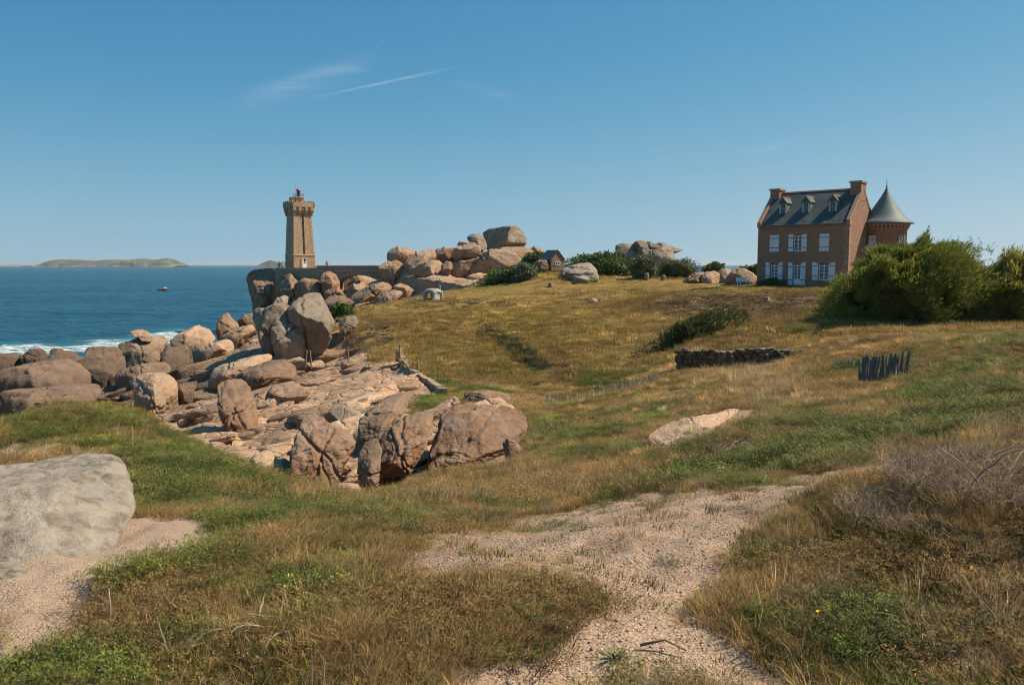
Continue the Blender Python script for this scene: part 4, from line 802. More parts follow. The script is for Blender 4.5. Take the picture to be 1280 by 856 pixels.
    for i in range(9):
        a = math.pi * (i + .5) / 9; c, sn = math.cos(a), math.sin(a)
        M = Matrix.Translation((.56 * c, -s - .02, 1.70 + .5 * sn)) @ Matrix.Rotation(-(a - math.pi / 2), 4, 'Y')
        MB().box(-.13, .13, -.06, .2, -.12, .12, M).build('voussoir', M_QUOIN, root)
    for sx in (-1, 1):
        for i in range(4): MB().box(sx * .56 - .13, sx * .56 + .13, -s - .07, -s + .2, .03 + i * .42, .41 + i * .42).build('jamb_stone', M_QUOIN, root)
    return root, base, rz
LH, LHB, LHR = lighthouse()

# ------------------------------------------------------------------ granite house with round turret
def house():
    A0 = P(945.8, 355, 86.4); B0 = P(1059, 358, 80.0); d = (B0 - A0)[:2]; W = float(np.hypot(*d)); rz = math.atan2(d[1], d[0]); zb = min(A0[2], B0[2]) - .05
    root = empty('granite_house', (A0[0], A0[1], zb), rz, 'two-storey granite house with slate roof, white shutters and a round turret', 'house')
    ux, uy = math.cos(rz), math.sin(rz)
    def fr(px, py):                       # pixel -> (x along front, z) on the front wall
        r = ray(px, py); n = np.array([-uy, ux]); t = (A0[:2] @ n) / (r[:2] @ n); q = np.array([0, 0, EYE]) + r * t
        return (q[0] - A0[0]) * ux + (q[1] - A0[1]) * uy, q[2] - zb
    zp = lambda x, y: (920 + x / 5.033, 200 + y / 5.033)     # zoomed view -> photo pixel
    D = 7.0; he = fr(1059, 277)[1]; hr = he + 3.35
    # ---- front wall with openings: built as strips round the holes
    wins = []                             # (x0,x1,z0,z1,arch,kind)
    def opening(x0, x1, y0, y1, kind):
        a = fr(*zp(x0, (y0 + y1) / 2))[0]; b = fr(*zp(x1, (y0 + y1) / 2))[0]; xm = (x0 + x1) / 2; zt = fr(*zp(xm, y0))[1]; zl = fr(*zp(xm, y1))[1]
        wins.append([a, b, zl, zt, kind])
    opening(213, 270, 470, 573, 'closed'); opening(362, 414, 470, 575, 'open'); opening(525, 585, 463, 575, 'closed')
    opening(216, 264, 642, 750, 'arch'); opening(358, 407, 642, 785, 'door'); opening(518, 584, 645, 757, 'arch')
    wins[0][2:4] = wins[1][2:4] = wins[2][2:4] = [sum(w[2] for w in wins[:3]) / 3, sum(w[3] for w in wins[:3]) / 3]
    zt = sum(w[3] for w in wins[3:]) / 3
    for w in wins[3:]: w[3] = zt
    wins[3][2] = wins[5][2] = (wins[3][2] + wins[5][2]) / 2; wins[4][2] = .12
    def wall_with_holes(b, x0, x1, z0, z1, holes, y0, y1):
        xs = sorted({x0, x1, *[h[0] for h in holes], *[h[1] for h in holes]}); 
        for i in range(len(xs) - 1):
            a, c = xs[i], xs[i + 1]; m = (a + c) / 2; hs = sorted([(h[2], h[3]) for h in holes if h[0] < m < h[1]]); z = z0
            for (p, q) in hs:
                if p > z: b.box(a, c, y0, y1, z, p)
                z = q
            if z1 > z: b.box(a, c, y0, y1, z, z1)
        return b
    wall_with_holes(MB(), 0, W, -.8, he, wins, 0, .5).build('front_wall', M_HOUSE, root)
    MB().box(0, W, D - .5, D, -.8, he).build('rear_wall', M_HOUSE, root)
    for x0, x1, nm in ((0, .5, 'gable_wall'), (W - .5, W, 'gable_wall')):
        g = [(.5, -.8), (D - .5, -.8), (D - .5, he), (D - .03, he), (D - .03, he + .06), (D / 2, hr + .12), (.03, he + .06), (.03, he), (.5, he)]
        o = MB().prism_x(g, x0 + (.0 if x0 else 0), x1).build(nm, M_HOUSE, root)
    # raised coping along the gables, stone by stone, and kneelers
    for x0, x1 in ((-.05, .30), (W - .30, W + .05)):
        for sgn in (0, 1):
            L = math.hypot(D / 2, hr - he); ang = math.atan2(hr - he, D / 2); n = 9
            for i in range(n):
                M = (Matrix.Translation((0, 0 if not sgn else D, he + .02)) @ (Matrix.Scale(-1, 4, (0, 1, 0)) if sgn else Matrix.Identity(4)) @ Matrix.Rotation(ang, 4, 'X'))
                MB().box(x0, x1, i * L / n + .01, (i + 1) * L / n - .01, .04, .26, M).build('coping_stone', M_HQUOIN, root)
            y = -.14 if not sgn else D - .42
            MB().box(x0 - .02, x1 + .02, y, y + .56, he - .34, he + .16).build('kneeler', M_HQUOIN, root)
    # roof: two slate slopes between the gables
    ov = .18; sl = (hr - he) / (D / 2)
    for sgn in (0, 1):
        v = []
        for (y, z) in ((-ov, he - ov * sl + .02), (D / 2, hr + .02), (D / 2, hr + .14), (-ov - .06, he - ov * sl + .10)):
            yy = y if not sgn else D - y
            v += [(.47, yy, z), (W - .47, yy, z)]
        MB().add(v, [(0, 1, 3, 2), (2, 3, 5, 4), (4, 5, 7, 6), (6, 7, 1, 0), (0, 2, 4, 6), (1, 7, 5, 3)]).build('roof_slope', M_SLATE, root)
    for i in range(26):
        x = .48 + i * (W - .96) / 26; MB().prism_x([(D / 2 - .17, hr + .06), (D / 2 + .17, hr + .06), (D / 2 + .05, hr + .22), (D / 2 - .05, hr + .22)], x + .005, x + (W - .96) / 26 - .005).build('ridge_tile', M_TERRA, root)
    MB().tube([(.3, -ov - .1, he - .16), (W - .3, -ov - .1, he - .16)], .07, n=8).build('gutter', M_ZINC, root)
    # chimneys
    for (x0, x1, zt_) in ((-.02, 1.0, hr + .40), (W - 1.05, W + .02, hr + .66)):
        c = MB().box(x0, x1, D / 2 - .75, D / 2 + .75, hr - 1.1, zt_).build('chimney', M_HOUSE, root)
        MB().box(x0 - .1, x1 + .1, D / 2 - .85, D / 2 + .85, zt_, zt_ + .2).build('chimney_cap', M_HQUOIN, c)
    # dormers
    for (px0, px1, py0, py1) in ((233, 269, 303, 384), (378, 413, 305, 380), (545, 584, 297, 374)):
        x0, _ = fr(*zp(px0, 340)); x1, _ = fr(*zp(px1, 340)); xc = (x0 + x1) / 2 + .30; w = .42
        yf = 1.05; zb_ = he + (yf) * sl - .06; h_ = 1.25
        dm = MB().box(xc - w, xc + w, yf + .02, yf + 1.9, zb_, zb_ + h_).build('dormer', M_ZINC, root)
        MB().box(xc - w + .10, xc + w - .10, yf - .01, yf + .015, zb_ + .10, zb_ + h_ - .10).build('pane', M_GLASS, dm)
        fb = MB()
        for a_, b_ in ((xc - w, xc - w + .09), (xc - .025, xc + .025), (xc + w - .09, xc + w)): fb.box(a_, b_, yf - .05, yf - .005, zb_, zb_ + h_)
        for a_, b_ in ((zb_ - .03, zb_ + .09), (zb_ + .62, zb_ + .67), (zb_ + h_ - .09, zb_ + h_)): fb.box(xc - w + .0, xc + w, yf - .046, yf - .009, a_, b_)
        fb.build('window_frame', M_GREENF if True else M_WHITE, dm)
        fw = MB()
        for a_, b_ in ((xc - w + .10, xc - w + .16), (xc + w - .16, xc + w - .10)): fw.box(a_, b_, yf - .03, yf - .008, zb_ + .10, zb_ + h_ - .10)
        fw.build('casement', M_WHITE, dm)
        v = []
        for y in (yf - .16, yf + 2.4): v += [(xc - w - .12, y, zb_ + h_ - .02), (xc, y, zb_ + h_ + .62), (xc + w + .12, y, zb_ + h_ - .02)]
        MB().add(v, [(0, 1, 2), (5, 4, 3), (0, 3, 4, 1), (1, 4, 5, 2), (2, 5, 3, 0)]).build('dormer_roof', M_SLATE, dm)
        MB().box(xc - .09, xc + .09, yf - .18, yf + 1.9, zb_ + h_ + .55, zb_ + h_ + .66).build('dormer_ridge', M_TERRA, dm)
    # ---- windows, door, shutters
    def shutter(par, x0, x1, z0, z1, arch):
        p = [(x0, z0), (x1, z0)]
        if arch:
            n = 6; rise = .30
            for i in range(n + 1):
                t = i / n
                q = math.sin(t * math.pi / 2) if arch < 0 else math.cos((t) * math.pi / 2)
                p.append((x1 + (x0 - x1) * t, z1 - rise * (1 - math.sqrt(max(0, 1 - (1 - t if arch < 0 else t) ** 2)))))
        else: p += [(x1, z1), (x0, z1)]
        o = MB().prism_y(p, -.07, -.02).build('shutter', M_SHUT, par)
        for t in (.22, .80): MB().box(x0 + .01, x1 - .01, -.095, -.072, z0 + (z1 - z0) * t - .035, z0 + (z1 - z0) * t + .035).build('shutter_batten', M_IRON, o)
        k = 3
        for i in range(1, k): MB().box(x0 + (x1 - x0) * i / k - .008, x0 + (x1 - x0) * i / k + .008, -.074, -.069, z0 + .03, z1 - .3 if arch else z1 - .03).build('board_joint', M_GREENF, o)
        return o
    def window(x0, x1, z0, z1, kind):
        y = .16; nm = 'door' if kind == 'door' else 'window'
        rise = .36 if kind in ('arch', 'door') else .16
        o = MB().prism_y(arch_poly(x0 + .02, x1 - .02, z0, z1 - .01, rise), y + .05, y + .08).build(nm, M_GLASS, root)
        f = MB(); xm = (x0 + x1) / 2
        for a_, b_ in ((x0 + .01, x0 + .10), (xm - .045, xm + .045), (x1 - .10, x1 - .01)): f.box(a_, b_, y - .02, y + .045, z0, z1 - rise * .55)
        lo = z0 + (.62 if kind == 'door' else .0)
        f.box(x0 + .10, x1 - .10, y - .018, y + .043, z1 - rise - .07, z1 - rise); f.box(x0 + .10, x1 - .10, y - .018, y + .043, z0 + .001, z0 + .10)
        f.build('window_frame', M_WHITE, o)
        for i in range(1, 4):
            z = lo + (z1 - rise - lo) * i / 4; MB().box(x0 + .10, x1 - .10, y, y + .04, z - .018, z + .018).build('glazing_bar', M_WHITE, o)
        if kind == 'door': MB().box(x0 + .10, x1 - .10, y - .005, y + .035, z0 + .10, lo).build('door_panel', M_WHITE, o)
        # arched stone head closes the square hole round the glass
        n = 8; xc = (x0 + x1) / 2; hw = (x1 - x0) / 2
        for sgn in (-1, 1):
            p = [(xc + sgn * hw, z1)] + [(xc + sgn * hw * math.cos(math.pi / 2 * i / n), z1 - rise + rise * math.sin(math.pi / 2 * i / n)) for i in range(n + 1)]
            if sgn > 0: p = p[::-1]
            MB().prism_y(p[::-1] if sgn < 0 else p[::-1], .005, .495).build('arch_stone', M_HQUOIN, o)
        MB().box(x0 - .1, x1 + .1, -.07, .2, z0 - .13, z0 - .003).build('sill', M_HQUOIN, o)
        return o
    for w in wins:
        o = window(*w); x0, x1, z0, z1, kind = w
        if kind == 'closed':
            xm = (x0 + x1) / 2; shutter(o, x0 + .0, xm - .01, z0, z1 - .02, 0).location.y = .05; shutter(o, xm + .01, x1, z0, z1 - .02, 0).location.y = .05
        else:
            sw = (x1 - x0) * .56; a = 1 if kind != 'open' else 0
            shutter(o, x0 - sw - .03, x0 - .03, z0, z1, -a); shutter(o, x1 + .03, x1 + sw + .03, z0, z1, a)
    # ---- round turret on the rear corner
    tx, ty, tr = W + 1.15, 7.0, 2.12; th_ = he + .12
    tw = MB().lathe([(tr, -.8), (tr, th_ - .7), (tr + .06, th_ - .66), (tr + .06, th_ - .5)], 40, tx, ty).build('turret', M_HOUSE, root, True)
    for i in range(36):
        a = 2 * math.pi * i / 36; M = Matrix.Translation((tx, ty, 0)) @ Matrix.Rotation(a, 4, 'Z')
        MB().add([tuple(M @ Vector(q)) for q in ((tr - .05, -.11, th_ - .85), (tr - .05, .11, th_ - .85), (tr + .06, .11, th_ - .80), (tr + .06, -.11, th_ - .80), (tr - .05, -.11, th_ - .40), (tr - .05, .11, th_ - .40), (tr + .24, .11, th_ - .40), (tr + .24, -.11, th_ - .40))],
                 [(3, 2, 1, 0), (4, 5, 6, 7), (0, 1, 5, 4), (1, 2, 6, 5), (2, 3, 7, 6), (3, 0, 4, 7)]).build('corbel', M_HQUOIN, tw)
    MB().lathe([(tr + .02, th_ - .40), (tr + .26, th_ - .40), (tr + .28, th_ - .12), (tr + .1, th_ - .1)], 40, tx, ty).build('turret_cornice', M_HQUOIN, tw, True)
    hc = 3.4
    prof = [(tr + .66, th_ - .16), (tr + .66, th_ - .06), (tr + .24, th_ + .16), (tr - .14, th_ + .50), (tr - .60, th_ + 1.10), (tr - 1.06, th_ + 1.80), (tr - 1.58, th_ + 2.62), (.12, th_ + hc), (.05, th_ + hc + .2)]
    cr = MB().lathe(prof, 48, tx, ty).build('turret_roof', M_ZINC, tw, True)
    MB().lathe([(.16, th_ + hc - .05), (.16, th_ + hc + .02), (.06, th_ + hc + .12), (.11, th_ + hc + .28), (.04, th_ + hc + .4), (.03, th_ + hc + .95), (0, th_ + hc + 1.05)], 10, tx, ty).build('finial', M_ZINC, tw, True)
    # turret windows: a closed shutter towards the camera, one half in sunlight at the right
    for (ang, wd, zl, zh, shut) in ((math.radians(-104), .80, he - 3.0, he - 1.3, True), (math.radians(-24), .72, he - 2.95, he - 1.25, False)):
        M = Matrix.Translation((tx, ty, 0)) @ Matrix.Rotation(ang, 4, 'Z')
        o = MB().box(tr - .25, tr + .03, -wd / 2, wd / 2, zl, zh, M).build('turret_window', M_SHUT if shut else M_GLASS, tw)
        fb = MB(); fb.box(tr - .1, tr + .075, -wd / 2 - .10, -wd / 2, zl - .10, zh + .12, M); fb.box(tr - .1, tr + .075, wd / 2, wd / 2 + .10, zl - .10, zh + .12, M)
        fb.box(tr - .1, tr + .072, -wd / 2, wd / 2, zh, zh + .115, M); fb.box(tr - .1, tr + .10, -wd / 2, wd / 2, zl - .11, zl, M); fb.build('surround', M_HQUOIN, o)
        if shut:
            for t in (.2, .8): MB().box(tr + .03, tr + .045, -wd / 2 + .02, wd / 2 - .02, zl + (zh - zl) * t - .03, zl + (zh - zl) * t + .03, M).build('shutter_batten', M_IRON, o)
            MB().box(tr + .03, tr + .036, -.012, .012, zl, zh, M).build('shutter_joint', M_GREENF, o)
        else:
            for q in (-wd / 2 + .03, 0, wd / 2 - .03): MB().box(tr + .03, tr + .06, q - .035, q + .035, zl, zh, M).build('glazing_bar', M_WHITE, o)
    # quoins on the near corner
    for i in range(15):
        z = -.3 + i * .45; lx, ly = (.55, .32) if i % 2 else (.32, .55)
        if z + .43 < he - .35: MB().box(W - lx, W + .03, -.03, ly, z, z + .43).build('quoin', M_HQUOIN, root)
    return root
HOUSE = house()

# ------------------------------------------------------------------ causeway: platform, arched bridge, shaded wall
M_CAUSE = masonry_mat('causeway_granite', ((.20, .15, .105), (.30, .225, .16), (.38, .29, .21)), .7, .3, (.24, .19, .14), .8, .03)
M_COPE = plain_mat('worn_granite_coping', (.38, .295, .215), .85, .25, 1.2)
def causeway():
    # platform in front of the tower
    a, b = P(344, 336, 149.5), P(404, 337, 146.0); d = b - a; L = float(np.hypot(d[0], d[1])); rz = math.atan2(d[1], d[0])
    e = empty('platform_wall', a, rz, 'low masonry platform wall at the foot of the lighthouse', 'wall')
    MB().box(0, L, 0, 1.2, -3.2, -.02).build('masonry', M_CAUSE, e)
    n = 16
    for i in range(n): MB().box(i * L / n + .01, (i + 1) * L / n - .01, -.08, .5, -.015, .17 + .05 * rnd.random()).build('coping_stone', M_COPE, e)
    # bridge
    a, b = P(398, 335, 146.0), P(486.5, 334.5, 143.0); d = b - a; L = float(np.hypot(d[0], d[1])); rz = math.atan2(d[1], d[0])
    e = empty('stone_bridge', a, rz, 'arched granite footbridge leading to the lighthouse', 'bridge')
    s = 143.5 / F; ax0, ax1 = (424 - 398) * s, (479 - 398) * s; zs, zt = -(352 - 335) * s, -(342 - 335) * s - .28
    xc, hw = (ax0 + ax1) / 2, (ax1 - ax0) / 2; rise = zt - zs
    R = (hw * hw + rise * rise) / (2 * rise); cz = zt - R; a0 = math.asin(hw / R)
    N = 16; pts = [(xc - R * math.sin(a0 - 2 * a0 * i / N), cz + R * math.cos(a0 - 2 * a0 * i / N)) for i in range(N + 1)]
    b_ = MB()
    for i in range(N): 
        x0, z0 = pts[i]; x1, z1 = pts[i + 1]; b_.prism_y([(x0, z0 + .3), (x1, z1 + .3), (x1, -.72), (x0, -.72)], .03, 2.6)
    b_.box(-.3, ax0, .03, 2.6, -4.2, -.72); b_.box(ax1, L + .4, .03, 2.6, -4.2, -.72)
    b_.build('spandrel', M_CAUSE, e)
    for i in range(18):
        t = a0 - 2 * a0 * (i + .5) / 18; M = Matrix.Translation((xc - R * math.sin(t), 0, cz + R * math.cos(t))) @ Matrix.Rotation(-t, 4, 'Y'); w = R * a0 / 18
        MB().box(-w * .62, w * .62, -.06 - .03 * (i % 2), 2.64, .0, .58 - .06 * (i % 2), M).build('voussoir', M_COPE, e)
    MB().add(*rounded_band(-.3, L + .4, -.22, .35, -.72, -.35)).build('string_band', M_COPE, e)
    MB().box(-.3, L + .4, -.06, .34, -.352, .42).build('parapet', M_CAUSE, e)
    MB().box(-.3, L + .4, 2.25, 2.6, -.72, .30).build('parapet', M_CAUSE, e)
    MB().box(-.3, L + .4, .34, 2.25, -.72, -.5).build('deck', M_COPE, e)
    # shaded causeway wall
    a, b = P(494, 344.5, 140.0), P(584, 358.5, 112.0); d = b - a; L = float(np.hypot(d[0], d[1])); rz = math.atan2(d[1], d[0]); sl = (b[2] - a[2]) / L
    e = empty('causeway_wall', a, rz, 'long shaded rubble wall beside the pale causeway path', 'wall')
    MB().prism_y([(0, -2.6), (L, b[2] - a[2] - 1.6), (L, b[2] - a[2]), (0, 0)], 0, .8).build('masonry', M_CAUSE, e)
    x = 0; i = 0
    while x < L - .5:
        w = rnd.uniform(.5, 1.3); z = sl * (x + w / 2); hh = rnd.uniform(.12, .34)
        o = bpy.data.objects.new('coping_stone', SLABS[i % len(SLABS)]); COL.objects.link(o); o.parent = e
        o.location = (x + w / 2, .38, z + .06); o.scale = (w * .56, .62, hh * 1.3); o.rotation_euler = (rnd.gauss(0, .05), rnd.gauss(0, .05), rnd.gauss(0, .08)); x += w * .97; i += 1
    # upper parapet behind it, by the gateposts
    a, b = P(488, 336.5, 143), P(507, 340.5, 139); d = b - a; L = float(np.hypot(d[0], d[1])); rz = math.atan2(d[1], d[0])
    e = empty('parapet_wall', a, rz, 'short sloping parapet with pale coping between bridge and gateposts', 'wall')
    MB().prism_y([(0, -1.6), (L, b[2] - a[2] - 1.2), (L, b[2] - a[2]), (0, 0)], 0, .4).build('masonry', M_CAUSE, e)
    MB().prism_y([(-.02, 0.003), (L + .02, b[2] - a[2] + .003), (L + .02, b[2] - a[2] + .17), (-.02, .17)], -.06, .46).build('coping', M_COPE, e)
    for k, (px, py, hh, lab) in enumerate(((507.5, 344.5, .95, 'taller left gatepost of pale granite on the causeway'), (513, 345.5, .75, 'shorter right gatepost of pale granite on the causeway'))):
        q = P(px, py, 137); v = hh
        o = post_mesh('gatepost', .24, v, .05, M_COPE, (q[0], q[1], q[2] - .35), 3 + k, .35); tag(o, lab, 'gatepost')
def rounded_band(x0, x1, y0, y1, z0, z1):
    n = 8; p = [(y1, z0), (y1, z1)] + [((y0 + y1) / 2 - (y1 - y0) / 2 * math.sin(math.pi * i / n) * 1.0, (z0 + z1) / 2 + (z1 - z0) / 2 * math.cos(math.pi * i / n)) for i in range(n + 1)]
    m = len(p); v = [(x0, y, z) for y, z in p] + [(x1, y, z) for y, z in p]
    return v, [tuple(range(m)), tuple(range(2 * m - 1, m - 1, -1))] + [(i, i + m, (i + 1) % m + m, (i + 1) % m) for i in range(m)]
def post_mesh(name, w, h, rough, mat, loc, seed, sink=.3, parent=None, d=None, round_=False):
    """hewn post: slightly irregular, bevelled top"""
    g = random.Random(seed); d = w if d is None else d; v = []; f = []; n = 8; lev = [(-sink, 1), (0, 1), (h * .5, .96), (h - w * .25, .94), (h, .66)]
    for z, k in lev:
        for i in range(n):
            a = 2 * math.pi * (i + .5) / n; c, s = math.cos(a), math.sin(a)
            if not round_: m = max(abs(c), abs(s)); e = .6; c, s = c / m ** e, s / m ** e
            v.append((c * w * .5 * k * (1 + g.gauss(0, rough)), s * d * .5 * k * (1 + g.gauss(0, rough)), z + g.gauss(0, rough * .2)))
    for k in range(len(lev) - 1):
        for i in range(n): f.append((k * n + i, k * n + (i + 1) % n, (k + 1) * n + (i + 1) % n, (k + 1) * n + i))
    f.append(tuple(range((len(lev) - 1) * n, len(lev) * n))); f.append(tuple(range(n - 1, -1, -1)))
    return mesh_obj(name, v, f, mat, parent, loc)
causeway()

# ------------------------------------------------------------------ small slate-roofed hut, whitened ruin, bench
def hut():
    q = P(697, 331, 113); e = empty('stone_hut', (q[0], q[1], q[2] - .3), math.radians(28), 'small stone hut with a slate roof among the bushes', 'hut')
    w, d, h, r = 2.0, 2.9, 1.1, 1.15          # gable towards the left front
    MB().prism_y([(-w / 2, -.5), (w / 2, -.5), (w / 2, h), (0, h + r), (-w / 2, h)], 0, d).build('walls', M_HOUSE, e)
    for s in (-1, 1):
        v = []
        for y in (-.12, d + .12): v += [(s * (w / 2 + .16), y, h - .16), (0, y, h + r + .02), (0, y, h + r + .14), (s * (w / 2 + .18), y, h - .04)]
        MB().add(v, [(0, 1, 2, 3), (7, 6, 5, 4), (0, 4, 5, 1), (1, 5, 6, 2), (2, 6, 7, 3), (3, 7, 4, 0)]).build('roof_slope', M_SLATE, e)
    wn = MB().box(-.36, .36, -.03, .1, .25, .75).build('window', M_GLASS, e)
    fb = MB(); [fb.box(x0, x1, -.06, -.035, z0, z1) for x0, x1, z0, z1 in ((-.4, -.3, .2, .8), (.3, .4, .2, .8), (-.299, .299, .72, .8), (-.299, .299, .2, .28), (-.04, .04, .281, .719))]; fb.build('window_frame', M_WHITE, wn)
hut()
def ruin():
    q = on_ground(541.5, 374.5, 70, 125); q = P(541.5, 374.5, 100) if abs(q[1] - 100) > 25 else q
    e = empty('whitened_ruin', q, math.radians(-35), 'small whitened domed stone ruin with two arched openings on the meadow', 'ruin')
    t = NT('limewashed_stone'); n = t.noise(t.obj(), 2.2, 5, .65); m = t.fin(t.mix(t.ramp(n, .4, .62), (.22, .195, .165), (.47, .44, .395)), .9, t.bump(n, .6, .1), .2)
    w = .92
    # dome carried by four corner piers, an arch between each pair
    g = np.random.default_rng(5); N = 28; rows = 9; v = []; f = []
    top = MB()
    for i in range(rows + 1):
        ph = (math.pi / 2) * i / rows
        for j in range(N):
            a = 2 * math.pi * j / N; c, s = math.cos(a), math.sin(a); sq = 1 / max(abs(c), abs(s)) ** .55
            rr = w * 1.02 * math.cos(ph) ** .55 * sq; z = .98 + .42 * math.sin(ph)
            v.append((rr * c + g.normal() * .015, rr * s + g.normal() * .015, z + g.normal() * .012))
    for i in range(rows):
        for j in range(N): f.append((i * N + j, i * N + (j + 1) % N, (i + 1) * N + (j + 1) % N, (i + 1) * N + j))
    top.add(v, f); top.add([(x, y, .97) for x, y in ((-.85, -.85), (.85, -.85), (.85, .85), (-.85, .85))], [(3, 2, 1, 0)])
    top.build('dome', m, e, True)
    for k, (sx, sy) in enumerate(((-1, -1), (1, -1), (1, 1), (-1, 1))):
        post_mesh('pier', .52, 1.1, .06, m, (sx * .70, sy * .70, 0), 60 + k, .4, e)
    for r in range(4):
        M = Matrix.Rotation(r * math.pi / 2, 4, 'Z'); n = 8; hw = .46; b = MB()
        for i in range(n):
            a0, a1 = math.pi * i / n, math.pi * (i + 1) / n
            pts = [(hw * math.cos(a0), .62 + .36 * math.sin(a0)), (hw * math.cos(a1), .62 + .36 * math.sin(a1)), (hw * math.cos(a1), 1.06), (hw * math.cos(a0), 1.06)]
            vv = [tuple(M @ Vector((x, y, z))) for y in (-.90, -.55) for x, z in pts]
            b.add(vv, [(0, 1, 2, 3), (7, 6, 5, 4), (0, 4, 5, 1), (1, 5, 6, 2), (2, 6, 7, 3), (3, 7, 4, 0)])
        b.build('arch', m, e)
    MB().box(-.62, .62, .62, .80, -.3, 1.0).build('back_wall', m, e); MB().box(.62, .80, -.5, .615, -.3, 1.0).build('back_wall', m, e)
    post_mesh('chimney_stub', .2, .62, .06, m, (.62, .55, 1.25), 71, .25, e)
    MB().box(-1.9, -.8, -1.5, -.9, -.1, .10, Matrix.Rotation(.3, 4, 'Z')).build('step_slab', m, e)
ruin()
def bench():
    q = P(929.5, 357.5, 84.5); z = float(Hs(q[0], q[1])[0])
    e = empty('garden_bench', (q[0], q[1], max(z, q[2]) - .02), math.radians(30), 'white slatted garden bench on the lawn beside the house', 'bench')
    for i in range(4): MB().box(-.78, .78, -.24 + i * .115, -.15 + i * .115, .40, .43).build('seat_slat', M_WHITE, e)
    M = Matrix.Translation((0, .25, .44)) @ Matrix.Rotation(math.radians(-14), 4, 'X')
    for i in range(4): MB().box(-.78, .78, -.015, .015, .05 + i * .115, .145 + i * .115, M).build('back_slat', M_WHITE, e)
    for x in (-.68, .68):
        for y in (-.20, .20): MB().box(x - .035, x + .035, y - .035, y + .035, -.1, .395).build('leg', M_WHITE, e)
        MB().box(x - .03, x + .03, .016, .05, -.1, .55, M).build('back_upright', M_WHITE, e)
bench()

# ------------------------------------------------------------------ rubble wall in the hollow, retaining wall, paling fences, posts
M_RUB = rock_mat('rubble_stone', ((.07, .047, .032), (.125, .085, .058), (.20, .14, .098)), .3, sc=3)
def rubble_wall():
    a, b = P(846, 458, 41.5), P(1004, 452, 41.0); d = b - a; L = float(np.hypot(d[0], d[1])); rz = math.atan2(d[1], d[0])
    e = empty('rubble_wall', a, rz, 'low dark drystone rubble wall across the grassy hollow', 'wall')
    topz = lambda x: P(846, 436.5, 41.5)[2] - a[2] + (P(1004, 436, 41)[2] - P(846, 436.5, 41.5)[2]) * x / L
    vs = [SLABS[i] for i in range(14)]
    MB().prism_y([(.1, -.5), (L - .1, b[2] - a[2] - .5), (L - .1, topz(L) - .14), (.1, topz(0) - .14)], .12, .5).build('core', M_RUB, e)
    z = -.25; row = 0; k = 0
    while z < topz(0) - .02:
        hh = rnd.uniform(.12, .19); x = rnd.uniform(-.1, .05)
        while x < L:
            w = rnd.uniform(.22, .62); zz = z + (b[2] - a[2]) * x / L * .9 + rnd.gauss(0, .012)
            if zz + hh < topz(x) + rnd.uniform(-.06, .10):
                o = bpy.data.objects.new('stone', vs[k % 14]); COL.objects.link(o); o.parent = e
                o.location = (x + w / 2, rnd.uniform(.10, .17), zz + hh / 2); o.scale = (w * .56, .26, hh * 1.35); o.rotation_euler = (rnd.gauss(0, .06), rnd.gauss(0, .06), rnd.gauss(0, .08))
                if not o.material_slots: pass
                o.material_slots[0].link = 'OBJECT'; o.material_slots[0].material = M_RUB; k += 1
            x += w
        z += hh * .98; row += 1
rubble_wall()
def retaining_wall():
    px = [(499.5, 437, 61), (503, 446, 58), (509, 456, 54.5), (516, 464, 51.5), (526, 471, 49), (538, 478, 46.5), (548, 485, 44), (554, 491, 42)]
    pts = [on_ground(q[0], q[1] + 3.0, 30, 80) + np.array([0, 0, .28]) for q in px]; e = empty('retaining_wall', pts[3], 0, 'thin curved retaining wall between rock shelf and grassy ramp', 'wall'); o0 = np.array(pts[3])
    # subdivide into masonry blocks following the curve
    for i in range(len(pts) - 1):
        for s in range(3):
            a = pts[i] + (pts[i + 1] - pts[i]) * s / 3 - o0; b = pts[i] + (pts[i + 1] - pts[i]) * (s + 1) / 3 - o0; d = (b - a); L = math.hypot(d[0], d[1]); rz = math.atan2(d[1], d[0]); M = Matrix.Translation(a) @ Matrix.Rotation(rz, 4, 'Z')
            h = rnd.uniform(-.04, .06); bz = d[2]
            v = [(0, -.18, -1.0), (L - .015, -.18, bz - 1.0), (L - .015, .18, bz - 1.0), (0, .18, -1.0), (0, -.18, h), (L - .015, -.18, bz + h), (L - .015, .18, bz + h), (0, .18, h)]
            MB().add([tuple(M @ Vector(q)) for q in v], [(3, 2, 1, 0), (4, 5, 6, 7), (0, 1, 5, 4), (1, 2, 6, 5), (2, 3, 7, 6), (3, 0, 4, 7)]).build('block', M_CAUSE, e)
retaining_wall()
def paling(name, label, px, n, h, w, mat, lean=.12, wires=(.25, .75), gap=0):
    pts = [P(*q) for q in px]; seg = [float(np.linalg.norm(pts[i + 1] - pts[i])) for i in range(len(pts) - 1)]; T = sum(seg)
    e = empty(name, pts[0], 0, label, 'fence'); o0 = pts[0]; wl = [[] for _ in wires]
    def at(t):
        s = t * T
        for i, l in enumerate(seg):
            if s <= l or i == len(seg) - 1: return pts[i] + (pts[i + 1] - pts[i]) * (s / l)
            s -= l
    for i in range(n):
        if gap and rnd.random() < gap: continue
        p = at(i / (n - 1)) - o0; p[2] = float(Hs(p[0] + o0[0], p[1] + o0[1])[0]) - o0[2]; hh = h * rnd.uniform(.85, 1.1)
        o = post_mesh('picket', w * rnd.uniform(.8, 1.2), hh, .08, mat, tuple(p), 500 + i, .15, e, w * .45); o.rotation_euler = (rnd.gauss(0, .05), rnd.gauss(lean, .07), rnd.gauss(0, .3))
        for k, q in enumerate(wires): wl[k].append((p[0] + lean * q * h, p[1] - .012, p[2] + q * h))
    for l in wl:
        if len(l) > 1: MB().tube(l, .006, n=4).build('wire', M_IRON, e)
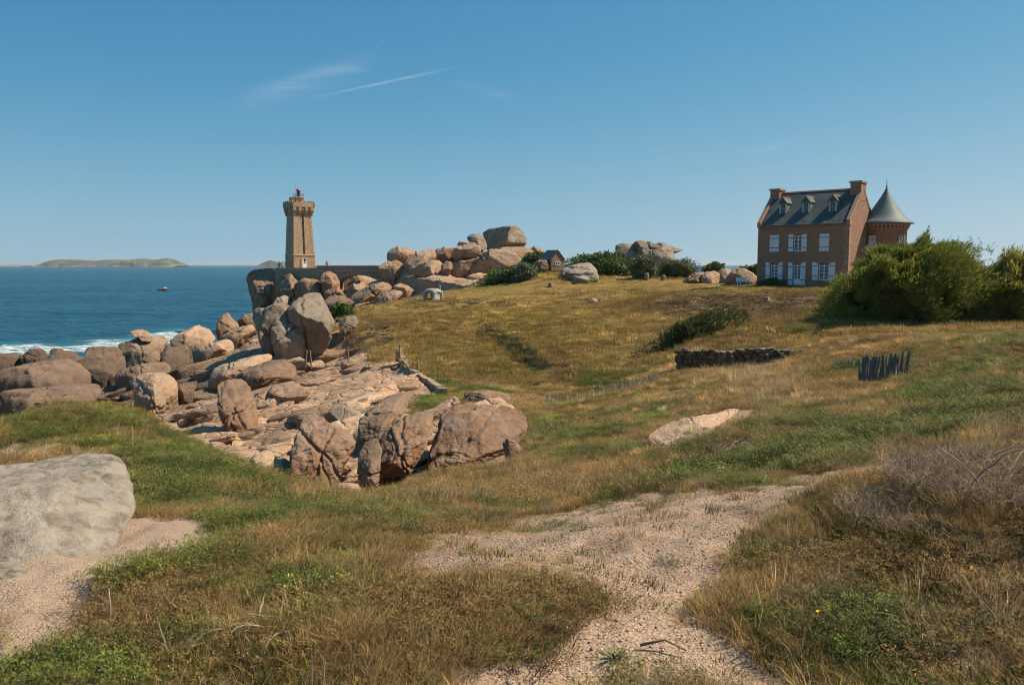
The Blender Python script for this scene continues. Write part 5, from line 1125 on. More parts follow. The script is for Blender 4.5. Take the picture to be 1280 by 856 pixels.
paling('paling_fence', 'long low chestnut paling fence sunk in the grass of the hollow', [(680, 499, 40), (700, 495, 40), (730, 491, 39.5), (760, 483, 39), (790, 475, 38.5), (826, 464, 38.5)], 48, .42, .07, M_WOODG, .10, (.3, .75), .06)
paling('grey_paling_fence', 'short dark blue-grey paling fence standing in the grass near the bush', [(1074, 474, 26.2), (1090, 471, 26), (1110, 468, 25.8), (1134, 463, 25.6)], 34, .80, .07, M_SLATYWOOD, .08, (.25, .8))
paling('broken_paling', 'few broken leaning pales left of the blue-grey fence', [(1038, 456, 30), (1050, 454, 29.5), (1064, 452, 29)], 7, .38, .05, M_WOODG, .5, (.5,))
for k, (px, py, Y, h, w, mat, lab) in enumerate((
    (382, 448, 65.5, .98, .16, M_WOODB, 'leaning wooden stake on the rocks below the grey boulder, left of two'), (388.5, 448, 65, .92, .15, M_WOODB, 'wooden stake on the rocks below the grey boulder, right of two'),
    (435, 440, 64, .72, .13, M_WOODB, 'single thin wooden post on the rock shelf below the grass'), (499.5, 437, 62, .75, .16, M_WOODB, 'wooden post at the top of the curved retaining wall'),
    (522, 456, 54, .6, .14, M_WOODB, 'short wooden post in the grass above the curved retaining wall'))):
    q = P(px, py, Y); z = float(Hs(q[0], q[1])[0]); q = (q[0], q[1], min(max(z, q[2] - .3), q[2] + .1)); o = post_mesh('wooden_post', w, h, .07, mat, q, 40 + k, .5, None, None, True); o.rotation_euler = (0, .12 if k == 0 else -.04, .4 * k); tag(o, lab, 'post')
for k, (px, py, Y, h, w, d, lab) in enumerate(((808, 350.5, 106, 1.0, .62, .6, 'square grey stone block in front of the pale bush below the outcrop'), (829, 351, 105.5, .72, .62, .6, 'low square stone block right of the pale bush'),
    (688.5, 358.5, 104, .58, .72, .6, 'low grey stone block at the foot of the dark hedge'), (859, 397, 60, .46, .62, .5, 'grey stone marker half sunk in the brown heath'), (959, 381.5, 68, .36, .95, .6, 'flat grey stone marker on the brown heath below the house'), (1189, 406.5, 43.5, .32, .42, .4, 'round grey stone at the foot of the big bush'))):
    q = P(px, py, Y); z = float(Hs(q[0], q[1])[0]); o = post_mesh('stone_block', w, h, .05, M_FARGREY, (q[0], q[1], z), 80 + k, .4, None, d, k == 5); o.rotation_euler[2] = .3 * k; tag(o, lab, 'stone block')

# ------------------------------------------------------------------ people at the lighthouse
def person(px, py, Y, face, shirt, trousers, hair, label, arm=0.25):
    q = P(px, py, Y); e = empty('person', q, face, label, 'person')
    J = dict(pel=(0, 0, .95), ch=(0, -.01, 1.30), nk=(0, 0, 1.47), hd=(0, -.02, 1.60), tp=(0, 0, 1.70))
    V = [J['pel'], J['ch'], J['nk'], J['hd'], J['tp']]; E = [(0, 1), (1, 2), (2, 3), (3, 4)]; R = [(.15, .11), (.17, .12), (.06, .06), (.085, .10), (.06, .07)]
    for s in (-1, 1):
        b = len(V); V += [(s * .19, 0, 1.40), (s * .25, .02, 1.13), (s * .27, -arm * .5, .92), (s * .27, -arm * .6, .82)]; E += [(1, b), (b, b + 1), (b + 1, b + 2), (b + 2, b + 3)]; R += [(.07, .07), (.05, .05), (.038, .038), (.045, .025)]
        b = len(V); V += [(s * .10, 0, .88), (s * .11, -.02, .50), (s * .12, .02, .08), (s * .12, -.14, .035)]; E += [(0, b), (b, b + 1), (b + 1, b + 2), (b + 2, b + 3)]; R += [(.10, .10), (.065, .065), (.05, .05), (.045, .035)]
    me = bpy.data.meshes.new('body'); me.from_pydata(V, E, []); o = bpy.data.objects.new('body', me); COL.objects.link(o); o.parent = e
    md = o.modifiers.new('skin', 'SKIN'); sv_ = me.skin_vertices[0].data
    for i, r in enumerate(R): sv_[i].radius = r; sv_[i].use_root = (i == 0)
    o.modifiers.new('sub', 'SUBSURF').levels = 1; o.modifiers['sub'].render_levels = 1
    t = NT('clothes'); s = t.n('SeparateXYZ'); t.t.links.new(t.obj(), s.inputs[0]); z = s.outputs[2]
    c = t.mix(t.math('GREATER_THAN', z, .93), trousers, shirt); c = t.mix(t.math('GREATER_THAN', z, 1.45), c, (.42, .25, .17)); c = t.mix(t.math('LESS_THAN', z, .10), c, (.05, .05, .05)); t.fin(c, .8); me.materials.append(t.m)
    hv = [(a * .098, b * .115 + .02, max(c_, -.35) * .10 + 1.64) for a, b, c_ in ico(3)[0]]
    mesh_obj('hair', hv, ico(3)[1], plain_mat('hair', hair, .7), e, None, True)
person(349.5, 338.5, 151.5, .5, (.05, .055, .07), (.06, .07, .10), (.03, .02, .015), 'person in dark clothes standing left beside the lighthouse')
person(353.2, 338.3, 151.0, -.8, (.70, .70, .70), (.08, .09, .13), (.06, .04, .02), 'person in a white top standing between the dark-clad person and the lighthouse')
person(408.8, 337.8, 146.2, .2, (.55, .18, .15), (.55, .53, .50), (.02, .015, .012), 'person with red top walking on the platform right of the lighthouse')

# ------------------------------------------------------------------ boat and islands
def boat():
    Y = 13 / abs(ray(204, 363.6)[2] / ray(204, 363.6)[1]); q = P(204, 363.6, Y); e = empty('motor_boat', (q[0], q[1], .35), math.radians(8), 'small red and white motor boat on the open sea', 'boat')
    st = [(-2.1, .75, .62), (-1.2, .86, .66), (0, .88, .70), (1.0, .72, .80), (1.7, .40, .92), (2.15, .04, 1.02)]; v = []; f = []
    for (x, w, h) in st: v += [(x, -w, h), (x, -w * .78, .12), (x, 0, -.22), (x, w * .78, .12), (x, w, h)]
    for i in range(len(st) - 1):
        for j in range(4): f.append((i * 5 + j, i * 5 + j + 1, i * 5 + j + 6, i * 5 + j + 5))
    f.append((0, 1, 2, 3, 4)); h = mesh_obj('hull', v, f, plain_mat('red_hull', (.55, .06, .05), .4, .1, 3), e)
    MB().add([(x, s * w * 1.03, hh + .02) for (x, w, hh) in st for s in (-1, 1)] + [(x, s * w * 1.03, hh + .14) for (x, w, hh) in st for s in (-1, 1)],
             [(2 * i, 2 * i + 2, 2 * i + 14, 2 * i + 12) for i in range(5)] + [(2 * i + 1, 2 * i + 13, 2 * i + 15, 2 * i + 3) for i in range(5)] + [(12 + 2 * i, 14 + 2 * i, 15 + 2 * i, 13 + 2 * i) for i in range(5)]).build('gunwale_deck', M_WHITE, e)
    MB().prism_y([(.2, .8), (1.3, .9), (.95, 1.45), (.35, 1.45)], -.45, .45).build('console', M_WHITE, e); MB().box(-2.5, -2.1, -.2, .2, -.1, 1.0).build('outboard_motor', M_IRON, e)
boat()
def island(label, Y, pts, seed, green=.5):
    """ridge of land: height profile read along the skyline, falling off to both shores"""
    top = np.array([P(a, b, Y) for a, b in pts]); x0, x1 = top[0, 0], top[-1, 0]; n, m = 160, 34; D = max(120, (x1 - x0) * .32); X = np.linspace(x0, x1, n); hgt = np.interp(X, top[:, 0], np.maximum(top[:, 2], 0)); v = []
    t = np.linspace(-1, 1, m); XX, TTt = np.meshgrid(X, t); prof = np.maximum(0, 1 - abs(TTt) ** 2.2) ** .62; nz = fbm2(XX.ravel(), (TTt * D / 2).ravel(), .012, 5, seed).reshape(XX.shape)
    Z = np.interp(XX.ravel(), X, hgt).reshape(XX.shape) * prof * (1 + .16 * nz * (1 - prof ** 6)) - 2.5 * (prof < .02); 
    V = np.stack([XX.ravel() - x0, (TTt * D / 2 * (1 + .12 * nz)).ravel(), Z.ravel()], 1); q = (np.arange(m - 1)[:, None] * n + np.arange(n - 1)[None]).ravel()
    tt = NT('island_ground'); p = tt.pos(); nn = tt.noise(p, .012, 6, .65); sz = tt.n('SeparateXYZ'); tt.t.links.new(p, sz.inputs[0])
    c = tt.cramp(tt.ramp(nn, .35, .65), [(0, (.055, .068, .03)), (.5, (.085, .095, .048)), (1, (.17, .145, .105))]); c = tt.mix(tt.ramp(tt.math('ADD', sz.outputs[2], tt.math('MULTIPLY', nn, -16)), -2, 6), (.24, .20, .16), c)
    o = fast_mesh('island', V, np.stack([q, q + 1, q + n + 1, q + n], 1), tt.fin(c, .95, tt.bump(nn, .6, 12), .1), n=4); o.location = (x0, Y, 0); tag(o, label, 'island'); return o
island('long low green island on the horizon at left', 5200, [(53, 333), (58, 329.5), (66, 326), (72, 324.6), (88, 324.5), (105, 325), (120, 326), (132, 325), (148, 324.6), (160, 325), (172, 323.6), (184, 323.4), (194, 325), (202, 324), (208, 322.8), (216, 325), (223, 329), (228, 332)], 3)
island('low rocky islet on the horizon at the left picture edge', 5600, [(-60, 331.5), (-30, 329.5), (0, 331), (8, 331.6), (20, 331), (28, 331.8), (34, 332.4)], 5)
island('small peaked islet on the horizon just left of the lighthouse', 4200, [(322, 332.5), (329, 328.8), (334, 326.6), (338, 325.4), (344, 327), (350, 328), (356, 327.4), (362, 329), (372, 332)], 8)
# ------------------------------------------------------------------ ground cover (nobody could count it): grass, gorse, heather, gravel
def leaf_mat(name, trans=.28, rough=.75, var=.5, spec=.15):
    """colour comes from each plant's own tint, varied blade by blade"""
    t = NT(name); a = t.n('Attribute', attribute_name='tint', attribute_type='INSTANCER')
    b = t.n('Attribute', attribute_name='bl'); sp = t.n('SeparateColor'); t.t.links.new(b.outputs['Color'], sp.inputs[0])
    hv = t.n('HueSaturation'); t.set(hv.inputs['Color'], a.outputs['Color']); t.set(hv.inputs['Value'], t.math('ADD', t.math('MULTIPLY', sp.outputs['Red'], 2 * var), 1 - var))
    c = t.mix(t.math('MULTIPLY', sp.outputs['Green'], .6), hv.outputs[0], (.42, .28, .115))
    t.fin(c, rough, None, spec)
    tr = t.n('BsdfTranslucent'); t.set(tr.inputs['Color'], c); mx = t.n('MixShader'); mx.inputs[0].default_value = trans
    t.t.links.new(t.b.outputs[0], mx.inputs[1]); t.t.links.new(tr.outputs[0], mx.inputs[2]); t.t.links.new(mx.outputs[0], t.out.inputs[0])
    return t.m
M_LEAF = leaf_mat('blades'); M_TWIG = leaf_mat('twigs', 0.0, .85, .4); M_GORSE = leaf_mat('gorse_leaf', .2, .6, .45, .25)

def raw_mesh(name, V, Fc, bl, mat):
    o = fast_mesh(name, V, Fc, mat, smooth_=True, n=len(Fc[0])); me = o.data
    a = me.attributes.new('bl', 'FLOAT_COLOR', 'POINT'); a.data.foreach_set('color', np.asarray(bl, np.float32).ravel())
    COL.objects.unlink(o); return o
def blades(seed, n, R, h, w, lean, curve, dry=.2, wind=(.35, .2), segs=3, tip=.15):
    g = np.random.default_rng(seed); V = []; Fc = []; B = []
    for i in range(n):
        a = g.uniform(0, 2 * math.pi); rr = R * math.sqrt(g.random()); x, y = rr * math.cos(a), rr * math.sin(a)
        hh = h * g.uniform(.45, 1.0); la = g.uniform(0, 2 * math.pi); ln = lean * g.uniform(.2, 1.2)
        dx = math.cos(a) * ln * .6 + math.cos(la) * ln * .6 + wind[0] * curve; dy = math.sin(a) * ln * .6 + math.sin(la) * ln * .6 + wind[1] * curve
        ww = w * g.uniform(.6, 1.3); sa = g.uniform(0, math.pi); sx_, sy_ = math.cos(sa) * ww, math.sin(sa) * ww
        b0 = len(V); c = (g.random(), 1.0 if g.random() < dry else 0.0, 0, 1)
        for k in range(segs + 1):
            t = k / segs; q = t ** 1.7; wk = (1 - t) * (1 - tip) + tip * (k < segs)
            px, py, pz = x + dx * hh * q, y + dy * hh * q, hh * (t - .28 * (abs(dx) + abs(dy)) * q * .5)
            V.append((px - sx_ * wk, py - sy_ * wk, pz)); V.append((px + sx_ * wk, py + sy_ * wk, pz)); B += [c, c]
        for k in range(segs):
            j = b0 + 2 * k; Fc.append((j, j + 1, j + 3, j + 2))
    return V, Fc, B
def quads(lst):                                  # list of (centre, dir, length, width, colour) needles and leaves
    V = []; Fc = []; B = []
    for (c, d, l, w, col) in lst:
        d = d / (np.linalg.norm(d) + 1e-9); s = np.cross(d, (0.31, .2, .93)); s /= np.linalg.norm(s) + 1e-9; b = len(V)
        V += [c - s * w * .35, c + d * l * .5 - s * w, c + d * l, c + d * l * .5 + s * w]; Fc.append((b, b + 1, b + 2, b + 3)); B += [col] * 4
    return V, Fc, B
def gorse(seed, n, R, h, l, w, dry=.06):
    g = np.random.default_rng(seed); L = []
    stems = [(g.normal(size=2) * R * .5, g.uniform(.5, 1.0) * h) for _ in range(max(6, n // 26))]
    for i in range(n):
        (s, hh) = stems[i % len(stems)]; t = g.uniform(.15, 1) ** .6; k = 1 - .25 * t
        d = np.array([g.normal(), g.normal(), g.normal() * .6 + .55]); c = np.array([s[0] * (1 + .5 * t), s[1] * (1 + .5 * t), hh * t]) + g.normal(size=3) * R * .10 * np.array([1, 1, .5])
        L.append((c, d, l * g.uniform(.6, 1.3), w * g.uniform(.6, 1.3), (g.random() * (.45 + .55 * t), 1.0 if g.random() < dry else 0, 0, 1)))
    return quads(L)
def twigs(seed, n, R, h, w, wig=.35, dry=.3):
    g = np.random.default_rng(seed); V = []; Fc = []; B = []
    for i in range(n):
        a = g.uniform(0, 2 * math.pi); p = np.array([math.cos(a), math.sin(a), 0]) * R * math.sqrt(g.random()); d = np.array([g.normal() * .7, g.normal() * .7, g.uniform(.3, 1.1)]); d /= np.linalg.norm(d)
        L = h * g.uniform(.5, 1.1); c = (g.random(), 1.0 if g.random() < dry else 0, 0, 1); b = len(V); sg = 4
        for k in range(sg + 1):
            ww = w * (1 - .7 * k / sg); s = np.cross(d, (0, .2, 1.0)); s = s / (np.linalg.norm(s) + 1e-9) * ww; u = np.cross(d, s); u = u / (np.linalg.norm(u) + 1e-9) * ww
            V += [p + s, p - .5 * s + .87 * u, p - .5 * s - .87 * u]; B += [c] * 3
            p = p + d * L / sg; d = d + g.normal(size=3) * wig + np.array([.06, 0, -.12]); d /= np.linalg.norm(d)
        for k in range(sg):
            j = b + 3 * k
            for m in range(3): Fc.append((j + m, j + (m + 1) % 3, j + 3 + (m + 1) % 3, j + 3 + m))
    return V, Fc, B

def scatter(name, label, variants, pts, rot, scl, tint):
    n = len(pts); me = bpy.data.meshes.new(name); me.vertices.add(n); me.vertices.foreach_set('co', np.asarray(pts, np.float32).ravel())
    def at(nm, ty, key, val): a = me.attributes.new(nm, ty, 'POINT'); a.data.foreach_set(key, val.ravel())
    at('rot', 'FLOAT_VECTOR', 'vector', np.asarray(rot, np.float32)); at('scl', 'FLOAT_VECTOR', 'vector', np.asarray(scl, np.float32))
    at('tint', 'FLOAT_COLOR', 'color', np.concatenate([tint, np.ones((n, 1))], 1).astype(np.float32))
    at('pick', 'INT', 'value', nrg.integers(0, len(variants), n).astype(np.int32))
    o = bpy.data.objects.new(name, me); COL.objects.link(o)
    ng = bpy.data.node_groups.new(name, 'GeometryNodeTree'); ng.interface.new_socket('Geometry', in_out='INPUT', socket_type='NodeSocketGeometry'); ng.interface.new_socket('Geometry', in_out='OUTPUT', socket_type='NodeSocketGeometry')
    N = ng.nodes.new; L = ng.links.new; gi = N('NodeGroupInput'); go = N('NodeGroupOutput'); jn = N('GeometryNodeJoinGeometry')
    def na(nm, ty): q = N('GeometryNodeInputNamedAttribute'); q.data_type = ty; q.inputs[0].default_value = nm; return q.outputs[0]
    r, s, pk = na('rot', 'FLOAT_VECTOR'), na('scl', 'FLOAT_VECTOR'), na('pick', 'INT')
    for i, vo in enumerate(variants):
        oi = N('GeometryNodeObjectInfo'); oi.inputs['Object'].default_value = vo; oi.inputs['As Instance'].default_value = True
        cmp = N('FunctionNodeCompare'); cmp.data_type = 'INT'; cmp.operation = 'EQUAL'
        A_ = [q for q in cmp.inputs if q.type == 'INT']; L(pk, A_[0]); A_[1].default_value = i
        ip = N('GeometryNodeInstanceOnPoints'); L(gi.outputs[0], ip.inputs['Points']); L(cmp.outputs[0], ip.inputs['Selection']); L(oi.outputs['Geometry'], ip.inputs['Instance'])
        L(r, ip.inputs['Rotation']); L(s, ip.inputs['Scale']); L(ip.outputs[0], jn.inputs[0])
    L(jn.outputs[0], go.inputs[0])
    md = o.modifiers.new('scatter', 'NODES'); md.node_group = ng
    tag(o, label, None, None, 'stuff'); return o

V_DRY = [raw_mesh('dry_tuft', *blades(10 + i, 80, .12, .18, .0024, .85, .55, .45), M_LEAF) for i in range(4)]
V_GRN = [raw_mesh('green_tuft', *blades(20 + i, 70, .12, .13, .0030, .8, .4, .15), M_LEAF) for i in range(4)]
V_TALL = [raw_mesh('tall_tuft', *blades(30 + i, 30, .10, .36, .0022, .4, .5, .7, segs=4), M_LEAF) for i in range(3)]
V_GOR = [raw_mesh('gorse_tuft', *gorse(40 + i, 750, .16, .15, .024, .0026), M_GORSE) for i in range(4)]
V_HEA = [raw_mesh('heather_tuft', *gorse(50 + i, 600, .16, .11, .022, .0019, .3), M_TWIG) for i in range(3)]
V_TWG = [raw_mesh('twig_tuft', *twigs(60 + i, 46, .12, .20, .0018), M_TWIG) for i in range(3)]
V_FAR = [raw_mesh('meadow_tuft', *blades(70 + i, 90, .55, .30, .011, .7, .6, .3, segs=2), M_LEAF) for i in range(4)]
V_FARG = [raw_mesh('bushlet', *gorse(80 + i, 300, .45, .42, .12, .022), M_GORSE) for i in range(3)]

# areas of green growth and of brown heath, outlined on the ground (centre x, y, radii, weight in photo pixels)
GREEN = [(95,512,110,22,1.3),(235,588,110,52,1.5),(270,710,140,50,1.2),(330,655,90,30,.8),(540,500,46,17,2.0),(740,540,75,28,1.0),(840,515,70,20,.7),(1030,555,95,40,1.2),(1215,470,95,60,1.0),(880,585,70,18,.8),
         (720,545,40,16,1.2),(990,600,60,18,.8),(40,835,60,30,.8),(540,840,70,30,.6),(1100,780,90,40,.5),(430,640,60,22,.6),(640,430,70,40,.5),(1240,780,60,60,.7),(430,385,16,9,3),(760,470,60,14,.5)]
HEATH = [(920,380,110,16,1.6),(210,760,110,40,1.0),(540,700,80,30,1.0),(640,600,120,30,.3),(580,381,60,5,1.6),(1130,650,120,70,.6),(690,735,55,32,1.0),(100,830,110,30,.8),(1180,440,90,22,.4),(870,420,60,14,.6),(470,415,25,16,1.2),(700,450,30,30,.7)]
PLUME = [(960,482,58,26,1.8),(880,470,50,18,.8),(850,500,60,20,.7),(300,640,40,16,1.0),(1230,560,60,40,.6),(700,610,90,25,.5),(620,590,60,14,1.0)]
def wt(px, py, E):
    w = np.zeros_like(px)
    for (a, b, c, d, k) in E: w = np.maximum(w, k * np.exp(-(((px - a) / c) ** 2 + ((py - b) / d) ** 2) * .9))
    return w
def seeds(n, y0, y1, amin=-38, amax=38):
    """ground points, even per picture area in distance bands"""
    a = np.radians(nrg.uniform(amin, amax, n)); r = np.sqrt(nrg.uniform(y0 ** 2, y1 ** 2, n)); return r * np.sin(a), r * np.cos(a)
def grow(n, r0, r1):
    if r1 < 30: n = int(n * 1.5); x, y = seeds(n, r0, r1, -58, 58)
    else: x, y = seeds(n, r0, r1)
    z0 = H0(x, y); px, py, rock, path, slab, dirt, pale = masks(x, y, z0); z = Hs(x, y)
    keep = ~rock & ~pale & (z > 1.5)
    bare = path | slab | dirt
    sp = fbm2(x, y, .9, 3, 77)
    keep &= ~bare | ((nrg.random(n) < np.where(slab, .006, .03 + .04 * (sp > .35))) & (r0 < 20)) | (dirt & (nrg.random(n) < .25))
    return x[keep], y[keep], z[keep], px[keep], py[keep]
def pickveg(x, y, px, py, sc):
    n = len(x); g1 = fbm2(x, y, sc, 4, 41); g2 = fbm2(x + 9, y, sc * .8, 4, 42); g3 = fbm2(x, y + 5, sc * 1.3, 4, 43); j = nrg.normal(size=n) * .18
    gr = wt(px, py, GREEN) + .55 * g1 - .30 + j; he = wt(px, py, HEATH) + .6 * g2 - .42 - j; pl = wt(px, py, PLUME) + .5 * g3 - .62
    return gr, he, pl
STRAW = np.array([.60, .385, .15]); OLIVE = np.array([.19, .150, .030]); LEAF = np.array([.088, .135, .018]); BRN = np.array([.19, .108, .050]); GREYT = np.array([.40, .35, .28])
def lerp(a, b, t): return a[None] * (1 - t[:, None]) + b[None] * t[:, None]
def inst(sel, x, y, z, smin, smax, zk=1.0, sink=.02):
    n = sel.sum(); s = nrg.uniform(smin, smax, n)
    rot = np.stack([nrg.normal(0, .08, n), nrg.normal(0, .08, n), np.where(nrg.random(n) < .5, nrg.uniform(-.7, .7, n), nrg.uniform(0, 6.28, n))], 1)
    return np.stack([x[sel], y[sel], z[sel] - sink * s], 1), rot, np.stack([s, s, s * zk * nrg.uniform(.75, 1.2, n)], 1)
bag = {k: [[], [], [], []] for k in ('dry', 'grn', 'tall', 'gor', 'hea', 'twg', 'far', 'farg')}
def put(k, a, tint):
    for i in range(3): bag[k][i].append(a[i])
    bag[k][3].append(tint)
KIND = ('gor', 'hea', 'tall', 'dry', 'grn', 'twg')
for (n, r0, r1, s0, s1, sc, zk) in ((19000, 2.2, 9, .55, 1.15, 1.5, .60), (22000, 9, 24, .9, 1.9, .7, .66), (20000, 24, 52, 1.6, 3.0, .35, .52)):
    x, y, z, px, py = grow(n, r0, r1); m = len(x)
    f = lambda k, s: fbm2(x + 7 * k, y - 3 * k, sc * s, 4, 40 + k)
    gu = nrg.gumbel(size=(m, 6)) * .17
    sco = np.stack([1.0 * wt(px, py, GREEN) + .95 * f(1, 1) - .16, .8 * wt(px, py, HEATH) + .75 * f(2, 1) + .12, .75 * wt(px, py, PLUME) + .6 * f(3, 1.4) - .16, .55 * f(4, 1.3) + .42, .55 * f(5, 1.2) + .26, .4 * f(6, 1.6) + .02], 1) + gu
    kd = sco.argmax(1); t = np.clip(nrg.normal(.4, .3, m), 0, 1); br = np.exp(.28 * fbm2(x, y, sc * 2, 3, 95) + nrg.normal(0, .36, m))[:, None]
    TN = (lerp(LEAF, OLIVE, t * .8) * 1.0, lerp(BRN, OLIVE * .8, t * .8), lerp(STRAW * 1.1, GREYT * 1.4, t), lerp(STRAW, BRN * 1.4, np.clip(t * 1.25 - .1, 0, 1)), lerp(OLIVE * 1.1, LEAF, t), lerp(GREYT, BRN, t))
    # tints of all plants darkened near the camera, less farther off; random tufts brightened
    rr_ = np.hypot(x, y); tint_gain = (.68 + .24 * smooth(7, 30, rr_)); tint_gain = np.where(nrg.random(m) < .16, tint_gain * 1.8, tint_gain)[:, None]
    SZ = ((.75, 1.05), (.9, 1.1), (.8, .9), (.9, 1.0), (.9, 1.0), (.8, .9))
    for i, kn in enumerate(KIND):
        sl_ = kd == i; put(kn, inst(sl_, x, y, z, s0 * SZ[i][0], s1 * SZ[i][1], zk), TN[i][sl_] * br[sl_] * tint_gain[sl_])
# far meadow
for (n, r0, r1, s0, s1) in ((15000, 46, 90, .8, 1.5), (9000, 90, 150, 1.1, 2.0)):
    x, y, z, px, py = grow(n, r0, r1); gr, he, pl = pickveg(x, y, px, py, .10); m = len(x); u = nrg.random(m); t = np.clip(nrg.normal(.5, .28, m) + .35 * fbm2(x, y, .06, 3, 55), 0, 1)
    lawn = inpoly(px, py, [(500,350),(945,350),(1005,360),(900,366),(760,362),(600,372),(500,374)])
    bush = (gr > .62) & (u < .35) & ~lawn; gs = ~bush
    hsel = gs & (he > .55) & (u < .8); ms = gs & ~hsel
    put('farg', inst(bush, x, y, z, s0 * .5, s1 * .7, .8), lerp(LEAF, OLIVE, t[bush]) * nrg.uniform(.7, 1.3, (bush.sum(), 1)))
    put('farg', inst(hsel, x, y, z, s0 * .6, s1 * .7, .5), lerp(BRN * .9, GREYT * .7, t[hsel]) * nrg.uniform(.7, 1.2, (hsel.sum(), 1)))
    a = inst(ms, x, y, z, s0, s1, .85); a[2][:, 2] *= np.where(lawn[ms], .35, 1)
    hw = np.clip(wt(px, py, HEATH) * 1.1 + .35 * fbm2(x, y, .12, 3, 99), 0, 1)[ms][:, None]
    lw = (lawn[ms] * .75)[:, None]
    put('far', a, lw * np.array([[.20, .185, .045]]) * nrg.uniform(.8, 1.2, (ms.sum(), 1)) + (1 - lw) * (1 - hw) * lerp(OLIVE * 1.3, STRAW * 1.0, np.clip(t[ms] - .35 * (gr[ms] > .1), 0, 1)) * np.exp(.3 * fbm2(x, y, .15, 3, 66) + nrg.normal(0, .42, m))[ms][:, None] + (1 - lw) * hw * BRN[None] * nrg.uniform(.6, 1.3, (ms.sum(), 1)))
LAB = dict(dry=('dry_grass', 'straw-coloured dry grass covering the heath', V_DRY), grn=('green_grass', 'short olive green grass among the dry grass', V_GRN), tall=('plume_grass', 'tall pale feathery dry grass bending in the wind', V_TALL),
           gor=('low_gorse', 'low green gorse and bramble mats on the bank', V_GOR), hea=('heather', 'brown dry heather cushions between the grass', V_HEA), twg=('dead_stems', 'fine grey dead stems in the grass', V_TWG),
           far=('meadow_grass', 'yellow-green windblown grass of the far meadow', V_FAR), farg=('meadow_scrub', 'low dark scrub patches on the far meadow', V_FARG))
for k, (nm, lab, vs) in LAB.items():
    q = [np.concatenate(v) for v in bag[k]]
    scatter(nm, lab, vs, *q)

# gravel on the path
def pebble(seed):
    g = np.random.default_rng(seed); n, f = ico(1); v = n * g.uniform(.6, 1.1, 3) + g.normal(size=n.shape) * .10
    return raw_mesh('pebble', v, f, np.tile(np.array([[g.random(), 0, 0, 1]]), (len(v), 1)), M_TWIG)
def raw_tri(*a): return raw_mesh(*a)
V_PEB = [pebble(300 + i) for i in range(5)]
x, y = seeds(95000, 2.6, 9.5); z0 = H0(x, y); _, _, _, pa, sl, di, _ = masks(x, y, z0); z = Hs(x, y)
k = pa & (nrg.random(len(x)) < np.clip(1.25 - np.hypot(x, y) / 10, .15, 1)); n = k.sum(); s = np.clip(nrg.lognormal(-5.35, .4, n), .0025, .018)
tc_ = lerp(np.array([.30, .20, .135]), np.array([.58, .44, .33]), np.clip(nrg.normal(.45, .28, n), 0, 1))
scatter('gravel', 'coarse pinkish granite gravel on the path', V_PEB, np.stack([x[k], y[k], z[k] + s * .2], 1), nrg.uniform(0, 6.28, (n, 3)), np.stack([s, s, s * .75], 1), tc_)
# ------------------------------------------------------------------ bushes and hedges
def bush_mat(name, dark, light, dry=(.22, .17, .08), trans=.22):
    t = NT(name); b = t.n('Attribute', attribute_name='bl'); s = t.n('SeparateColor'); t.t.links.new(b.outputs['Color'], s.inputs[0])
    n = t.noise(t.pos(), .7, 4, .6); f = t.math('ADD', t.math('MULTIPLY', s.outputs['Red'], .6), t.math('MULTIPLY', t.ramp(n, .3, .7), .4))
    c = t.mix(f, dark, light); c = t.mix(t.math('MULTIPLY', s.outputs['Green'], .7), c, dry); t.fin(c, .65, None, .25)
    tr = t.n('BsdfTranslucent'); t.set(tr.inputs['Color'], c); mx = t.n('MixShader'); mx.inputs[0].default_value = trans
    t.t.links.new(t.b.outputs[0], mx.inputs[1]); t.t.links.new(tr.outputs[0], mx.inputs[2]); t.t.links.new(mx.outputs[0], t.out.inputs[0]); return t.m
B_HEDGE = bush_mat('hedge_leaf', (.045, .078, .018), (.11, .17, .036)); B_PALE = bush_mat('pale_leaf', (.075, .095, .05), (.19, .21, .12)); B_OLIVE = bush_mat('olive_leaf', (.05, .062, .018), (.15, .16, .045))
B_BRIGHT = bush_mat('bright_leaf', (.035, .07, .012), (.10, .16, .03)); B_TAM = bush_mat('feathery_leaf', (.095, .125, .022), (.29, .295, .06), (.34, .26, .10), .45); B_GOLD = bush_mat('golden_leaf', (.17, .18, .034), (.38, .34, .085), (.40, .30, .13), .45)
